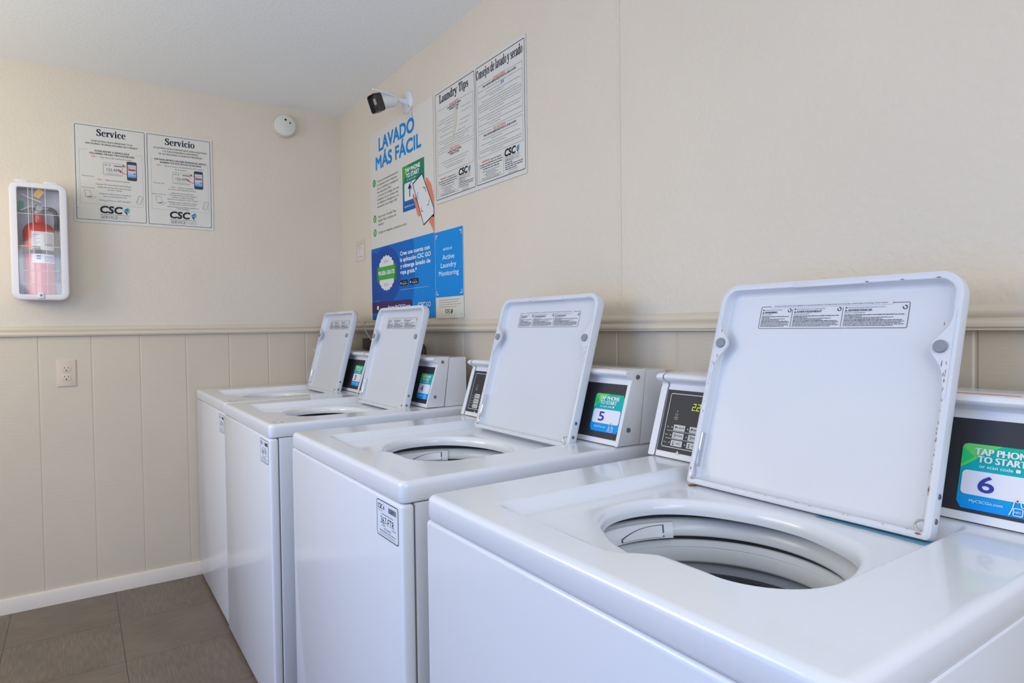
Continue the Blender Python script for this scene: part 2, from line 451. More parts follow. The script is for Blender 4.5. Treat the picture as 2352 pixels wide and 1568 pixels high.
class Print:
    """flat artwork in metres: u to the right, v up, laid on a plane in thin layers"""
    def __init__(s, O, U, V, N, lift=0.0003):
        s.O, s.U, s.V, s.N = Vector(O), Vector(U), Vector(V), Vector(N)
        s.g = G(); s.lift = lift
    def p(s, u, v, lay): return s.O + s.U * u + s.V * v + s.N * (lay * s.lift)
    def raw(s, vs, fs, col, lay):
        s.g.add([s.p(u, v, lay) for u, v in vs], fs, 0, col if isinstance(col[0], (list, tuple)) else tuple(col)); return s
    def poly(s, pts, col, lay=1): return s.raw(pts, [tuple(range(len(pts)))], col, lay)
    def rect(s, u0, v0, u1, v1, col, lay=1): return s.poly([(u0, v0), (u1, v0), (u1, v1), (u0, v1)], col, lay)
    def gradrect(s, u0, v0, u1, v1, c0, c1, lay=1):
        s.g.add([s.p(u0, v0, lay), s.p(u1, v0, lay), s.p(u1, v1, lay), s.p(u0, v1, lay)], [(0, 1, 2, 3)], 0, [c0, c0, c1, c1]); return s
    def rr(s, u0, v0, u1, v1, r, col, lay=1): return s.poly(rrect(u0, u1, v0, v1, r), col, lay)
    def frame(s, u0, v0, u1, v1, r, w, col, lay=1):
        a = rrect(u0, u1, v0, v1, r); b = rrect(u0 + w, u1 - w, v0 + w, v1 - w, max(r - w, 0.0002)); n = len(a)
        return s.raw(a + b, [(i, (i + 1) % n, n + (i + 1) % n, n + i) for i in range(n)], col, lay)
    def disc(s, u, v, r, col, lay=1, n=24, sx=1.0):
        return s.poly([(u + r * sx * math.cos(2 * math.pi * k / n), v + r * math.sin(2 * math.pi * k / n)) for k in range(n)], col, lay)
    def line(s, pts, w, col, lay=1):
        vs, fs = stroke_poly(pts, w); return s.raw(vs, fs, col, lay)
    def text(s, t, u, v, h, col, w=None, al='c', bold=0.0, shear=0.0, lay=2, wide=1.0):
        V, Fs = text_geo(t)
        if not V: return s
        k = h / CAP; x0 = min(p[0] for p in V); x1 = max(p[0] for p in V)
        kx = w / (x1 - x0) if w else k * wide
        W = (x1 - x0) * kx
        ox = {'l': u, 'c': u - W / 2, 'r': u - W}[al]
        shifts = [(0, 0)]
        if bold:
            q = bold * 1.15
            shifts = [(-q, 0), (q, 0)] if h < .012 else [(-q, -q), (q, q), (-q, q), (q, -q)]
        for n, (sx, sy) in enumerate(shifts):
            s.raw([(ox + (p[0] - x0) * kx + shear * p[1] * k + sx * k, v + p[1] * k + sy * k) for p in V], Fs, col, lay + n * .25)
        return s
    def serif(s, t, u, v, h, w, col, lay=2):
        adv = sum(SERIF[c][0] for c in t); kx = w / adv; x = u - w / 2
        for c in t:
            a, ps = SERIF[c]
            for n, sh in enumerate((-.022, .022)):
                for i, (vs, fs) in enumerate(ps):
                    s.raw([(x + (p[0] + sh) * kx, v + p[1] * h) for p in vs], fs, col, lay + (i * 2 + n) * .25)
            x += a * kx
        return s
    def greek(s, u, v, w, h, col, al='c', lay=1):
        """a line of print too small to read"""
        x = {'l': u, 'c': u - w / 2, 'r': u - w}[al]; end = x + w
        while x < end - h:
            L = min(random.uniform(1.5, 6.0) * h, end - x)
            s.rect(x, v, x + L, v + h * random.uniform(.75, 1), col, lay); x += L + h * 0.7
        return s
    def build(s, name, parent=None): return s.g.build(name, M['print'], parent, sharp=None, colored=True)

def slab(P, u0, v0, u1, v1, r, th, col):
    """the sheet itself, th thick, its face at layer 0"""
    a = rrect(u0, u1, v0, v1, r, 5); n = len(a)
    front = [P.O + P.U * x + P.V * y for x, y in a]; back = [q - P.N * th for q in front]
    P.g.add(front + back, [tuple(range(n)), tuple(range(n, 2 * n))[::-1]] + [(i, n + i, n + (i + 1) % n, (i + 1) % n) for i in range(n)], 0, col)

WHITE = rgb(219, 214, 203); PURE = rgb(240, 240, 240); NAVY = rgb(34, 38, 66); GREY = rgb(112, 112, 116); LGREY = rgb(165, 165, 165)
INK = rgb(44, 44, 50); REDI = rgb(226, 98, 78); BLUE = rgb(0, 132, 206)

def csc(P, u, v, h, col=INK, works=True, small=True):
    """letters, emblem, rule and the line below; u = left, v = baseline of the big letters"""
    P.text('CSC', u, v, h, col, w=h * 2.75, al='l', bold=0.03, shear=0.12)
    e = u + h * 3.0
    P.poly([(e, v + h * .62), (e + h * .66, v + h * 1.05), (e + h * .56, v + h * .30)], rgb(20, 140, 215), 2)
    P.poly([(e + h * .02, v + h * .52), (e + h * .50, v + h * .28), (e + h * .48, v - h * .16)], rgb(40, 52, 80), 2)
    P.poly([(e + h * .66, v + h * .95), (e + h * .84, v + h * .72), (e + h * .72, v + h * .14), (e + h * .6, v + h * .3)], rgb(110, 170, 120), 2)
    if works:
        P.rect(u, v - h * .25, u + h * 3.75, v - h * .19, GREY, 2)
        P.text('SERVICE', u + h * .1, v - h * .84, h * .44, rgb(90, 90, 96), w=h * 2.1, al='l', shear=0.1)
        P.text('WORKS', u + h * 2.25, v - h * .84, h * .42, rgb(176, 178, 184), w=h * 1.5, al='l', shear=0.1)

# ------------------------------------------------------------------ the room
ZC, ZT, ZB = 2.289, 1.185, 1.146
XL, YF = -3.0, -5.2          # left wall and the wall behind the camera
g = G(); g.box(XL - .1, .1, YF - .1, .1, -.06, 0)
tag(g.build('floor', M['floor'], sharp=None), kind='structure')
g = G(); g.box(XL - .1, .1, YF - .1, .1, ZC, ZC + .06)
tag(g.build('ceiling', M['ceil'], sharp=None), kind='structure')

def wall_with_grooves(name, grooves, along, lo, hi):
    """plaster above the rail, grooved boards below; along='x' for the back wall, 'y' for the right wall"""
    def P(t, d, z): return (t, d, z) if along == 'x' else (d, t, z)
    g = G()
    zs = 1.165
    g.add([P(lo, 0, zs), P(hi, 0, zs), P(hi, 0, ZC), P(lo, 0, ZC)], [(0, 1, 2, 3)], 0)
    prof = [(lo, 0)]
    for t in sorted(grooves):
        if lo + .01 < t < hi - .01:
            prof += [(t - .0045, 0), (t - .0015, .0018), (t + .0015, .0018), (t + .0045, 0)]
    prof.append((hi, 0))
    vs = [P(t, d, z) for z in (0, zs) for t, d in prof]; n = len(prof)
    g.add(vs, [(i, i + 1, n + i + 1, n + i) for i in range(n - 1)], 1)
    # back of the wall
    g.add([P(lo, .1, 0), P(hi, .1, 0), P(hi, .1, ZC), P(lo, .1, ZC)], [(0, 1, 2, 3)], 0)
    return tag(g.build(name, [M['wall'], M['panel_paint']], sharp=20, recalc=False), kind='structure')
gb = [-1.323, -1.135, -.951, -.763, -.574, -.390, -.205, -.02]
gb += [-1.323 - .189 * k for k in range(1, 9)]
wall_with_grooves('wall_back', gb, 'x', XL, 0)
gr = [-.04, -.245, -.45, -.66, -.87, -1.074, -1.284, -1.486, -1.69, -1.897, -2.104, -2.31, -2.515, -2.72, -2.925]
gr += [-2.925 - .205 * k for k in range(1, 11)]
wall_with_grooves('wall_right', gr, 'y', YF, 0)
# a plaster joint running up the right wall
g = G(); g.box(-.0016, 0, -2.1235, -2.1175, ZT + .02, ZC)
tag(g.build('trim_3', M['wall'], sharp=None), kind='structure')

g = G()   # left wall with the open doorway
D0, D1, DH = -2.9, -1.3, 2.06
g.box(XL - .1, XL, YF, D0, 0, ZC); g.box(XL - .1, XL, D1, 0, 0, ZC); g.box(XL - .1, XL, D0, D1, DH, ZC)
tag(g.build('wall_left', M['wall'], sharp=None), kind='structure')
g = G()
g.box(XL - .11, XL + .015, D0 - .07, D0 + .002, 0, DH + .07); g.box(XL - .11, XL + .015, D1 - .002, D1 + .07, 0, DH + .07)
g.box(XL - .11, XL + .015, D0 + .002, D1 - .002, DH - .002, DH + .07)
tag(g.build('door_1', M['trim'], sharp=None), kind='structure')
g = G()   # wall behind the camera with a window
W0, W1, WZ0, WZ1 = -2.05, -.35, .85, 2.0
g.box(XL, W0, YF - .1, YF, 0, ZC); g.box(W1, 0, YF - .1, YF, 0, ZC)
g.box(W0, W1, YF - .1, YF, 0, WZ0); g.box(W0, W1, YF - .1, YF, WZ1, ZC)
tag(g.build('wall_front', M['wall'], sharp=None), kind='structure')
g = G()
g.box(W0 - .06, W0 + .02, YF - .1, YF + .015, WZ0 - .06, WZ1 + .06); g.box(W1 - .02, W1 + .06, YF - .1, YF + .015, WZ0 - .06, WZ1 + .06)
g.box(W0 + .02, W1 - .02, YF - .1, YF + .015, WZ0 - .06, WZ0 + .02); g.box(W0 + .02, W1 - .02, YF - .1, YF + .015, WZ1 - .02, WZ1 + .06)
tag(g.build('window_1', M['trim'], sharp=None), kind='structure')

RAIL = [(0, ZT + .003), (.004, ZT + .002), (.007, ZT - .002), (.011, ZT - .006), (.012, ZT - .011), (.011, ZT - .015), (.008, ZT - .019), (.010, ZT - .021),
        (.014, ZT - .022), (.017, ZT - .025), (.019, ZT - .029), (.0185, ZB + .0055), (.016, ZB + .0045), (.0155, ZB + .0035), (.018, ZB + .0025), (.018, ZB + .0005), (.016, ZB), (0, ZB)]
g = G(); g.loft([[(XL, -d, z) for d, z in RAIL], [(-.0, -d, z) for d, z in RAIL]])
tag(g.build('trim_1', M['trim'], sharp=40), kind='structure')
g = G(); g.loft([[(-d, YF, z) for d, z in RAIL], [(-d, -.019, z) for d, z in RAIL]])
tag(g.build('trim_2', M['trim'], sharp=40), kind='structure')
BB = [(0, 0), (.013, 0), (.013, .055), (.010, .062), (0, .063)]
g = G(); g.loft([[(XL, -d, z) for d, z in BB], [(0, -d, z) for d, z in BB]])
tag(g.build('baseboard_back', M['base'], sharp=40), kind='structure')
g = G(); g.loft([[(-d, YF, z) for d, z in BB], [(-d, -.014, z) for d, z in BB]])
tag(g.build('baseboard_right', M['base'], sharp=40), kind='structure')

# ------------------------------------------------------------------ washing machine
# machine frame: x = 0 at its back and -DP at its front, y = 0 at its left side and -WD at its right, z up
WD, DP, H, HS = .7128, .712, .882, .841
HOLE = [(-.274, .35), (-.275, .425), (-.303, .498), (-.335, .541), (-.39, .567), (-.45, .578), (-.515, .575), (-.560, .560), (-.585, .542), (-.597, .518),
        (-.601, .488), (-.600, .450), (-.600, .425), (-.602, .395), (-.600, .365), (-.593, .335), (-.585, .306), (-.566, .268), (-.535, .222), (-.487, .188),
        (-.433, .178), (-.374, .190), (-.327, .226), (-.294, .280)]
HC = (-.45, .375)
def deck_z(d, a):
    sl = sstep((a - .118) / .022); sr = sstep((.603 - a) / .016); sb = sstep((-.192 - d) / .02)
    df = -.625 + .040 * sstep((a - .375) / .06)
    sf = 1 - sstep((df + .012 - d) / .042)
    m = sr * sf
    p, q, RC = .603 - a, d - (df - .030), .100      # the near right corner of the well is well rounded
    if p < RC and q < RC:
        cp, cq = RC - p, RC - q
        w = (.016 * cp + .042 * cq) / max(cp + cq, 1e-6)
        m = sstep((RC - math.hypot(cp, cq)) / w)
    return H - .022 * sl * sb * m

def ray_rect(ang, inset):
    """where the ray from the hole centre meets the rounded outline"""
    x0, x1, y0, y1 = -DP + inset, -.022 - inset, inset, WD - inset
    r = max(.016 - inset, .004)
    dx, dy = math.cos(ang), math.sin(ang)
    t = min((x1 - HC[0]) / dx if dx > 1e-9 else 1e9, (x0 - HC[0]) / dx if dx < -1e-9 else 1e9,
            (y1 - HC[1]) / dy if dy > 1e-9 else 1e9, (y0 - HC[1]) / dy if dy < -1e-9 else 1e9)
    px, py = HC[0] + dx * t, HC[1] + dy * t
    cx = min(max(px, x0 + r), x1 - r); cy = min(max(py, y0 + r), y1 - r)
    if (px < x0 + r or px > x1 - r) and (py < y0 + r or py > y1 - r):
        ex, ey = HC[0] - cx, HC[1] - cy
        b = ex * dx + ey * dy; c = ex * ex + ey * ey - r * r
        disc = b * b - c
        if disc >= 0:
            t = -b + math.sqrt(disc); px, py = HC[0] + dx * t, HC[1] + dy * t
    return px, py

def make_deck():
    hole = spline([(p[0], p[1]) for p in HOLE], 12, True)
    ang = sorted((math.atan2(p.y - HC[1], p.x - HC[0]), p.x, p.y) for p in hole)
    def hole_at(a):
        for i in range(len(ang)):
            a0, x0, y0 = ang[i - 1]; a1, x1, y1 = ang[i]
            if i == 0: a0 -= 2 * math.pi
            aa = a - 2 * math.pi if (i == 0 and a > a1) else a
            if a0 <= aa <= a1:
                t = (aa - a0) / max(a1 - a0, 1e-9); return x0 + (x1 - x0) * t, y0 + (y1 - y0) * t
        return ang[-1][1:]
    A = [-math.pi + 2 * math.pi * k / 288 for k in range(288)]
    for cx, cy in ((-DP, 0), (-DP, WD), (-.022, 0), (-.022, WD)):
        c = math.atan2(cy - HC[1], cx - HC[0]); A += [c + k * .004 for k in range(-12, 13)]
    A = sorted(set(round(a, 5) for a in A))
    loops = []
    for o, dz in ((.0145, -.024), (.0150, -.016), (.0135, -.009), (.0100, -.0035), (.0055, -.001)):
        L = []
        for a in A:
            x, y = hole_at(a); z = deck_z(x, y)
            L.append((x - math.cos(a) * o, -(y - math.sin(a) * o), z + dz))
        loops.append(L)
    K = 64
    for k in range(K + 1):
        t = k / K; L = []
        for a in A:
            x0, y0 = hole_at(a); x1, y1 = ray_rect(a, .011)
            x, y = x0 + (x1 - x0) * t, y0 + (y1 - y0) * t
            L.append((x, -y, deck_z(x, y)))
        loops.append(L)
    for k in range(1, 6):
        ph = math.pi / 2 * k / 5
        L = []
        for a in A:
            x, y = ray_rect(a, .011 * (1 - math.sin(ph))); L.append((x, -y, H - .011 * (1 - math.cos(ph))))
        loops.append(L)
    for ins, z in ((0, HS + .005), (.0015, HS + .0015), (.006, HS), (.03, HS)):
        loops.append([(p[0], -p[1], z) for p in (ray_rect(a, ins) for a in A)])
    g = G(); g.loft(loops, False, False)
    return g

def face_print(u0, v0, lift=.0004):
    """print laid on the sloping face of the control housing; u across, v up the slope from its foot"""
    b, t = Vector((-.178, 0, .8845)), Vector((-.1325, 0, 1.0295))
    dv = (t - b).normalized(); n = Vector((0, -1, 0)).cross(dv).normalized()
    if n.x > 0: n = -n
    return Print(b + Vector((0, -u0, 0)) + dv * v0 + n * .0002, (0, -1, 0), dv, n, lift), b, dv, n

HP = [(-.178, .8845), (-.1335, 1.0245), (-.1305, 1.0295), (-.1305, 1.0335), (-.1345, 1.0375), (-.1425, 1.0405), (-.1485, 1.0440), (-.1505, 1.0485), (-.1485, 1.0530), (-.1435, 1.0557), (-.134, 1.0568)]
GREENS = [rgb(120, 222, 118), rgb(0, 190, 130), rgb(0, 176, 178), rgb(0, 160, 240)]

def make_sticker(num, a0, s0, w, h, par):
    P, *_ = face_print(a0, s0)
    P.O += P.N * .0008
    base = rrect(0, w, 0, h, .006, 5)
    def gcol(u, v):
        t = v / h
        c0, c1, k = (rgb(0, 150, 240), rgb(0, 172, 200), t / .45) if t < .45 else (rgb(0, 172, 200), rgb(10, 186, 150), (t - .45) / .55)
        return tuple(c0[i] + (c1[i] - c0[i]) * k for i in range(4))
    # horizontal slices keep the colour ramp even
    N = 10
    for k in range(N):
        va, vb = h * k / N, h * (k + 1) / N
        ins = lambda v: (.006 - math.sqrt(max(0, .006 ** 2 - (.006 - min(v, h - v)) ** 2))) if min(v, h - v) < .006 else 0
        ia, ib = ins(va), ins(vb)
        P.g.add([P.p(ia, va, 0), P.p(w - ia, va, 0), P.p(w - ib, vb, 0), P.p(ib, vb, 0)], [(0, 1, 2, 3)], 0, [gcol(0, va)] * 2 + [gcol(0, vb)] * 2)
    P.poly([(0, h - .006), (.0018, h - .0018), (.006, h), (w * .48, h), (w * .30, h * .87), (w * .06, h * .66), (0, h * .62)], rgb(104, 214, 112), 1)
    P.poly([(0, h * .66), (w * .16, h * .80), (0.0, h * .93)], rgb(40, 204, 120), 2)
    P.text('TAP PHONE', w * .50, h * .838, h * .098, PURE, w=w * .68, bold=.045, lay=3)
    P.text('TO START', w * .49, h * .722, h * .096, PURE, w=w * .57, bold=.045, lay=3)
    P.text('or scan code', w * .43, h * .640, h * .050, PURE, w=w * .40, bold=.02, lay=3)
    P.rr(w * .66, h * .640, w * .715, h * .69, .001, PURE, 3)
    P.rr(w * .035, h * .215, w * .965, h * .585, .006, rgb(236, 234, 242), 2)
    P.text(num, w * .34, h * .28, h * .235, rgb(58, 66, 156), w=w * .19, bold=.012, lay=3)
    P.text('MyCSCGo.com', w * .36, h * .105, h * .042, PURE, w=w * .40, bold=.01, lay=3)
    hx = w * .72
    P.line([(hx - w * .08, h * .02), (hx - w * .05, h * .12), (hx - w * .03, h * .24), (hx + w * .03, h * .25), (hx + w * .05, h * .16), (hx + w * .11, h * .14), (hx + w * .10, h * .02)], .0012, PURE, 4)
    P.frame(hx - w * .04, h * .02, hx + w * .075, h * .135, .002, .001, PURE, 4)
    P.text('NFC', hx + w * .015, h * .06, h * .03, PURE, lay=4)
    P.disc(hx, h * .235, .0022, PURE, 4)
    P.disc(hx, h * .235, .0011, rgb(60, 60, 80), 5)
    return P.build('payment_sticker', par)

def make_control_print(par, digits):
    P, b, dv, n = face_print(0, 0)
    P.O += P.N * .0009
    W_ = rgb(214, 214, 214)
    P.frame(.029, .021, .338, .136, .005, .0016, W_, 1)
    rows = ((.064, 'Soil', ('LIGHT', 'MEDIUM', 'HEAVY')), (.0475, 'Cycle', ('NORMAL', 'PERM PRESS', 'DELICATE')), (.0315, 'Temp', ('HOT', 'WARM', 'COLD')))
    for s, lab, bs in rows:
        P.text(lab, .0375, s - .0012, .0026, W_, lay=1)
        for k, t in enumerate(bs):
            a = .053 + k * .0415
            P.disc(a - .0045, s, .0014, W_, 1)
            P.rr(a, s - .0062, a + .030, s + .0062, .0016, rgb(206, 205, 200), 1)
            P.text(t, a + .0195, s - .0014, .0028, INK, w=.0035 * min(len(t), 5), lay=2)
            if lab == 'Soil': P.line([(a + .004, s - .002), (a + .0075, s + .003), (a + .009, s - .001)], .0012, INK, 2); P.disc(a + .0055, s + .001, .0016, INK, 2)
            elif lab == 'Cycle': P.poly([(a + .004, s + .003), (a + .009, s + .003), (a + .008, s - .003), (a + .005, s - .003)], INK, 2); P.poly([(a + .005, s + .0022), (a + .008, s + .0022), (a + .0073, s - .0022), (a + .0057, s - .0022)], rgb(206, 205, 200), 3)
            else: P.rect(a + .0055, s - .004, a + .0068, s + .004, INK, 2); P.disc(a + .0062, s - .0035, .0013, INK, 2)
    for s in (.0558, .0397): P.rect(.036, s, .17, s + .0009, W_, 1)
    P.disc(.055, .0985, .0013, rgb(200, 214, 150), 1)
    P.frame(.051, .0895, .0575, .0935, .0005, .0005, W_, 1)
    P.text('INSERT', .0545, .0842, .0024, W_, lay=1); P.text('COIN', .0545, .0803, .0024, W_, lay=1)
    P.rect(.071, .010, .079, .014, W_, 1); P.poly([(.073, .014), (.077, .014), (.075, .018)], W_, 1)
    o = P.build('panel_lettering', par)
    if digits:
        g = G(); h, w, t = .0145, .0078, .0016
        segs = {'2': 'abged', '5': 'afgcd'}
        x = .0905
        for ch in digits:
            if ch == '.':
                c = [(x - .0018, .1035), (x - .0002, .1035), (x - .0002, .1051), (x - .0018, .1051)]
                g.add([P.p(u, v, 2) for u, v in c], [(0, 1, 2, 3)]); continue
            for k in segs[ch]:
                y0 = .1035
                R = {'a': (0, h - t, w, h), 'd': (0, 0, w, t), 'g': (0, h / 2 - t / 2, w, h / 2 + t / 2), 'f': (0, h / 2, t, h), 'b': (w - t, h / 2, w, h), 'e': (0, 0, t, h / 2), 'c': (w - t, 0, w, h / 2)}[k]
                sh = lambda v: v * .18
                c = [(x + R[0] + sh(R[1]), y0 + R[1]), (x + R[2] + sh(R[1]), y0 + R[1]), (x + R[2] + sh(R[3]), y0 + R[3]), (x + R[0] + sh(R[3]), y0 + R[3])]
                g.add([P.p(u, v, 2) for u, v in c], [(0, 1, 2, 3)])
            x += w + .0038
        dd = g.build('display_digits', M['led'], par, sharp=None, recalc=False)
        dd['label'] = 'glowing yellow green digits'
    return o

def make_asset_label(num, par, a0, z0):
    """id sticker on the front panel"""
    w, h = .100, .070
    P = Print((-DP - .0006, -a0, z0), (0, -1, 0), (0, 0, 1), (-1, 0, 0), .0002)
    P.rr(0, 0, w, h, .006, rgb(228, 231, 240), 0)
    P.frame(0, 0, w, h, .006, .0016, rgb(40, 42, 60), 1)
    P.text('CSC', .006, h - .017, .0095, INK, w=.022, al='l', bold=.03, shear=.1, lay=1)
    P.poly([(.031, h - .013), (.035, h - .0075), (.037, h - .015), (.0345, h - .018)], rgb(20, 120, 205), 1)
    P.greek(.006, h - .021, .022, .0014, LGREY, 'l')
    x = .056
    while x < w - .008:
        k = random.choice((.0006, .001, .0015)); P.rect(x, h - .018, x + k, h - .008, INK, 1); x += k + random.choice((.0006, .001))
    P.greek(w * .5, h - .0265, .055, .0018, GREY)
    P.text(num, w * .5, h - .044, .0135, INK, w=.062, lay=1)
    P.greek(.024, h - .048, .018, .0016, GREY, 'l'); P.greek(.07, h - .048, .018, .0016, GREY, 'l')
    P.text('1-877-264-6622', w * .5, h - .0545, .0038, GREY, w=.034, lay=1)
    P.greek(w * .5, h - .059, .076, .0018, GREY); P.greek(w * .5, h - .0625, .07, .0012, LGREY); P.greek(w * .5, h - .0652, .078, .0012, LGREY)
    return P.build('id_label', par)

LW, LL = .432, .389     # lid width and length
def make_lid(name, par, rusty):
    """lid frame: y = -u across from its left edge, z = v up from the hinge, x = -w (w towards the viewer)"""
    def L(ins, w):
        r = .036 - ins
        return [(-w, -u, v) for u, v in rrect(ins, LW - ins, ins * .9, LL - ins, (max(r, .004), max(r, .004), max(.008 - ins, .002), max(.008 - ins, .002)), 10)]
    g = G()
    g.loft([L(.010, -.026), L(.003, -.0245), L(.0005, -.021), L(0, -.017), L(0, -.003), L(.0008, -.0008), L(.003, 0), L(.0095, 0), L(.0115, -.001), L(.0125, -.004), L(.0135, -.015), L(.017, -.0185), L(.024, -.0195)])
    # finger lip along the middle of the front edge
    g.rbox(-.002, .010, -LW * .66, -LW * .36, LL - .0135, LL - .004, .0015, 2)
    # gusset tabs that carry the bumpers
    vb = .272
    for side in (0, 1):
        prof = []
        for k in range(17):
            t = k / 16; v = vb - .075 + .13 * t
            bump = .026 * math.exp(-((v - vb) / .024) ** 2) + .004 * math.exp(-((v - vb + .04) / .03) ** 2)
            prof.append((.009 + bump, v))
        vs, fs = [], []
        for u, v in prof:
            uu, ue = (u, .006) if side == 0 else (LW - u, LW - .006)
            vs += [(-.0004, -uu, v), (-.0004, -ue, v), (.004, -uu, v), (.004, -ue, v)]
        for k in range(16):
            i = 4 * k
            fs += [(i, i + 1, i + 5, i + 4), (i, i + 4, i + 6, i + 2), (i + 2, i + 6, i + 7, i + 3)]
        g.add(vs, fs)
    # rust and chips along the fold
    if rusty:
        rnd = random.Random(3)
        def fleck(u, v, w_, h_, x=-.0006):
            n = 7; c = [(x, -(u + w_ * math.cos(2 * math.pi * k / n) * rnd.uniform(.6, 1.2)), v + h_ * math.sin(2 * math.pi * k / n) * rnd.uniform(.6, 1.2)) for k in range(n)]
            g.add(c, [tuple(range(n))], 1)
        for k in range(26 * rusty // 2):
            v = rnd.uniform(.05, .25); fleck(LW - .0105 + rnd.uniform(-.0006, .0006), v, .00045, rnd.uniform(.0008, .0035))
        for k in range(14 * rusty // 2):
            v = rnd.uniform(.09, .25); fleck(.0085 + rnd.uniform(-.0006, .0006), v, .0004, rnd.uniform(.0008, .003))
        for k in range(5 * rusty):
            fleck(rnd.uniform(.08, LW - .03), .0095 + rnd.uniform(-.0008, .0008), rnd.uniform(.001, .0035), .0004)
        for u, v, a, b_ in ((LW - .0165, .247, .0012, .008), (LW - .0125, .231, .001, .006), (LW - .02, .306, .001, .006), (.0165, .297, .0012, .006), (.0165, .247, .0012, .007), (.0125, .231, .0012, .007),
                            (.012, .010, .006, .003), (LW - .016, .007, .008, .003), (.006, .028, .002, .005)):
            fleck(u, v, a * .6 * rusty / 2, b_ * .6 * rusty / 2, -.0009)
        for k in range(6): fleck(rnd.uniform(.12, .4), LL - .0105, rnd.uniform(.001, .004), .0008)
    lid = g.build(name, [M['enamel_in'], M['rust']], par, sharp=40)
    return lid

def make_lid_parts(lid):
    for u in (.020, LW - .021):
        b = G(); b.lathe_dir([(.0, -.002), (.0088, -.002), (.0094, 0), (.0094, .004), (.0085, .0052), (.005, .0058), (0, .006)], (0, -u, .272), (-1, 0, 0), 24)
        b.build('bumper', M['rubber'], lid)['label'] = 'grey rubber bumper'
    # left hinge: spring wire hook with its straight leg up the side
    h = G()
    pts = [(.006, -.0135, .095), (.004, -.0135, .06), (.002, -.014, .040), (-.001, -.019, .028), (-.002, -.0215, .019), (-.0015, -.018, .0115), (0, -.012, .010), (.001, -.007, .016), (.002, -.0075, .024)]
    h.tube(spline(pts, 5), .0016, 8)
    h.rbox(.003, .0145, -.0150, -.0125, .034, .098, .0008, 1)
    h.build('hinge_clip', M['steel'], lid)['label'] = 'bright steel wire hinge clip'
    h = G()
    pts = [(.0, -LW + .012, .026), (-.001, -LW + .018, .0245), (-.0015, -LW + .0215, .019), (-.001, -LW + .019, .0135), (0, -LW + .013, .0105)]
    h.tube(spline(pts, 5), .0018, 8)
    h.build('hinge_clip', M['steel'], lid)['label'] = 'bright steel wire hinge clip'
    for v in (.028, .062):
        b = G(); b.lathe_dir([(.0, 0), (.0042, 0), (.0036, .0012), (0, .0014)], (.010, -LW, v), (0, -1, 0), 12)
        b.build('screw', M['screw'], lid)
    # warning label printed across the inside
    P = Print((.0190, -.083, LL - .083), (0, -1, 0), (0, 0, 1), (-1, 0, 0), .0002)
    w, hh = .268, .0455; I = rgb(66, 66, 76)
    P.frame(0, 0, w, hh - .003, .003, .0008, I, 1)
    P.rect(.020, hh - .006, w - .026, hh + .0005, rgb(214, 216, 222), 2)
    P.text('Energy Saving Cycles (if available) are recommended for all large loads and normally soiled loads including cotton linens', w * .5 - .003, hh - .0040, .0022, I, w=.205, lay=3)
    P.rect(.0655, .003, .0662, hh - .009, I, 1); P.rect(.160, .003, .1607, hh - .009, I, 1)
    for x0, x1, tt, sub in ((.003, .064, 'WARNING', 'FOR YOUR SAFETY'), (.0685, .158, 'AVERTISSEMENT', 'POUR VOTRE SECURITE'), (.1632, w - .003, 'ADVERTENCIA', 'PARA SU SEGURIDAD')):
        cw = x1 - x0
        P.greek(x0 + .004, hh - .0105, cw * .62, .0014, LGREY, 'l'); P.disc(x0 + .0025, hh - .0098, .0013, I, 1)
        P.disc(x1 - .004, hh - .0115, .0036, I, 1); P.disc(x1 - .0036, hh - .0120, .002, rgb(214, 216, 222), 2); P.disc(x1 - .0056, hh - .0095, .0014, rgb(214, 216, 222), 2)
        P.poly([(x0 + .001, hh - .0163), (x0 + .0045, hh - .0163), (x0 + .00275, hh - .0125)], I, 1)
        P.text(tt, x0 + .006, hh - .0163, .0036, I, w=min(len(tt) * .0037, cw * .66), al='l', bold=.03, lay=1)
        P.text(sub, x0 + .001, hh - .0198, .0018, I, w=cw * .34, al='l', lay=1)
        y = hh - .0232
        for k in range(9):
            P.greek(x0 + .001, y, cw * (.95, .3, .8, .62, .93, .96, .92, .96, .8)[k], .0013, I if k in (0, 4) else GREY, 'l'); y -= .0023
    P.build('warning_label', lid)

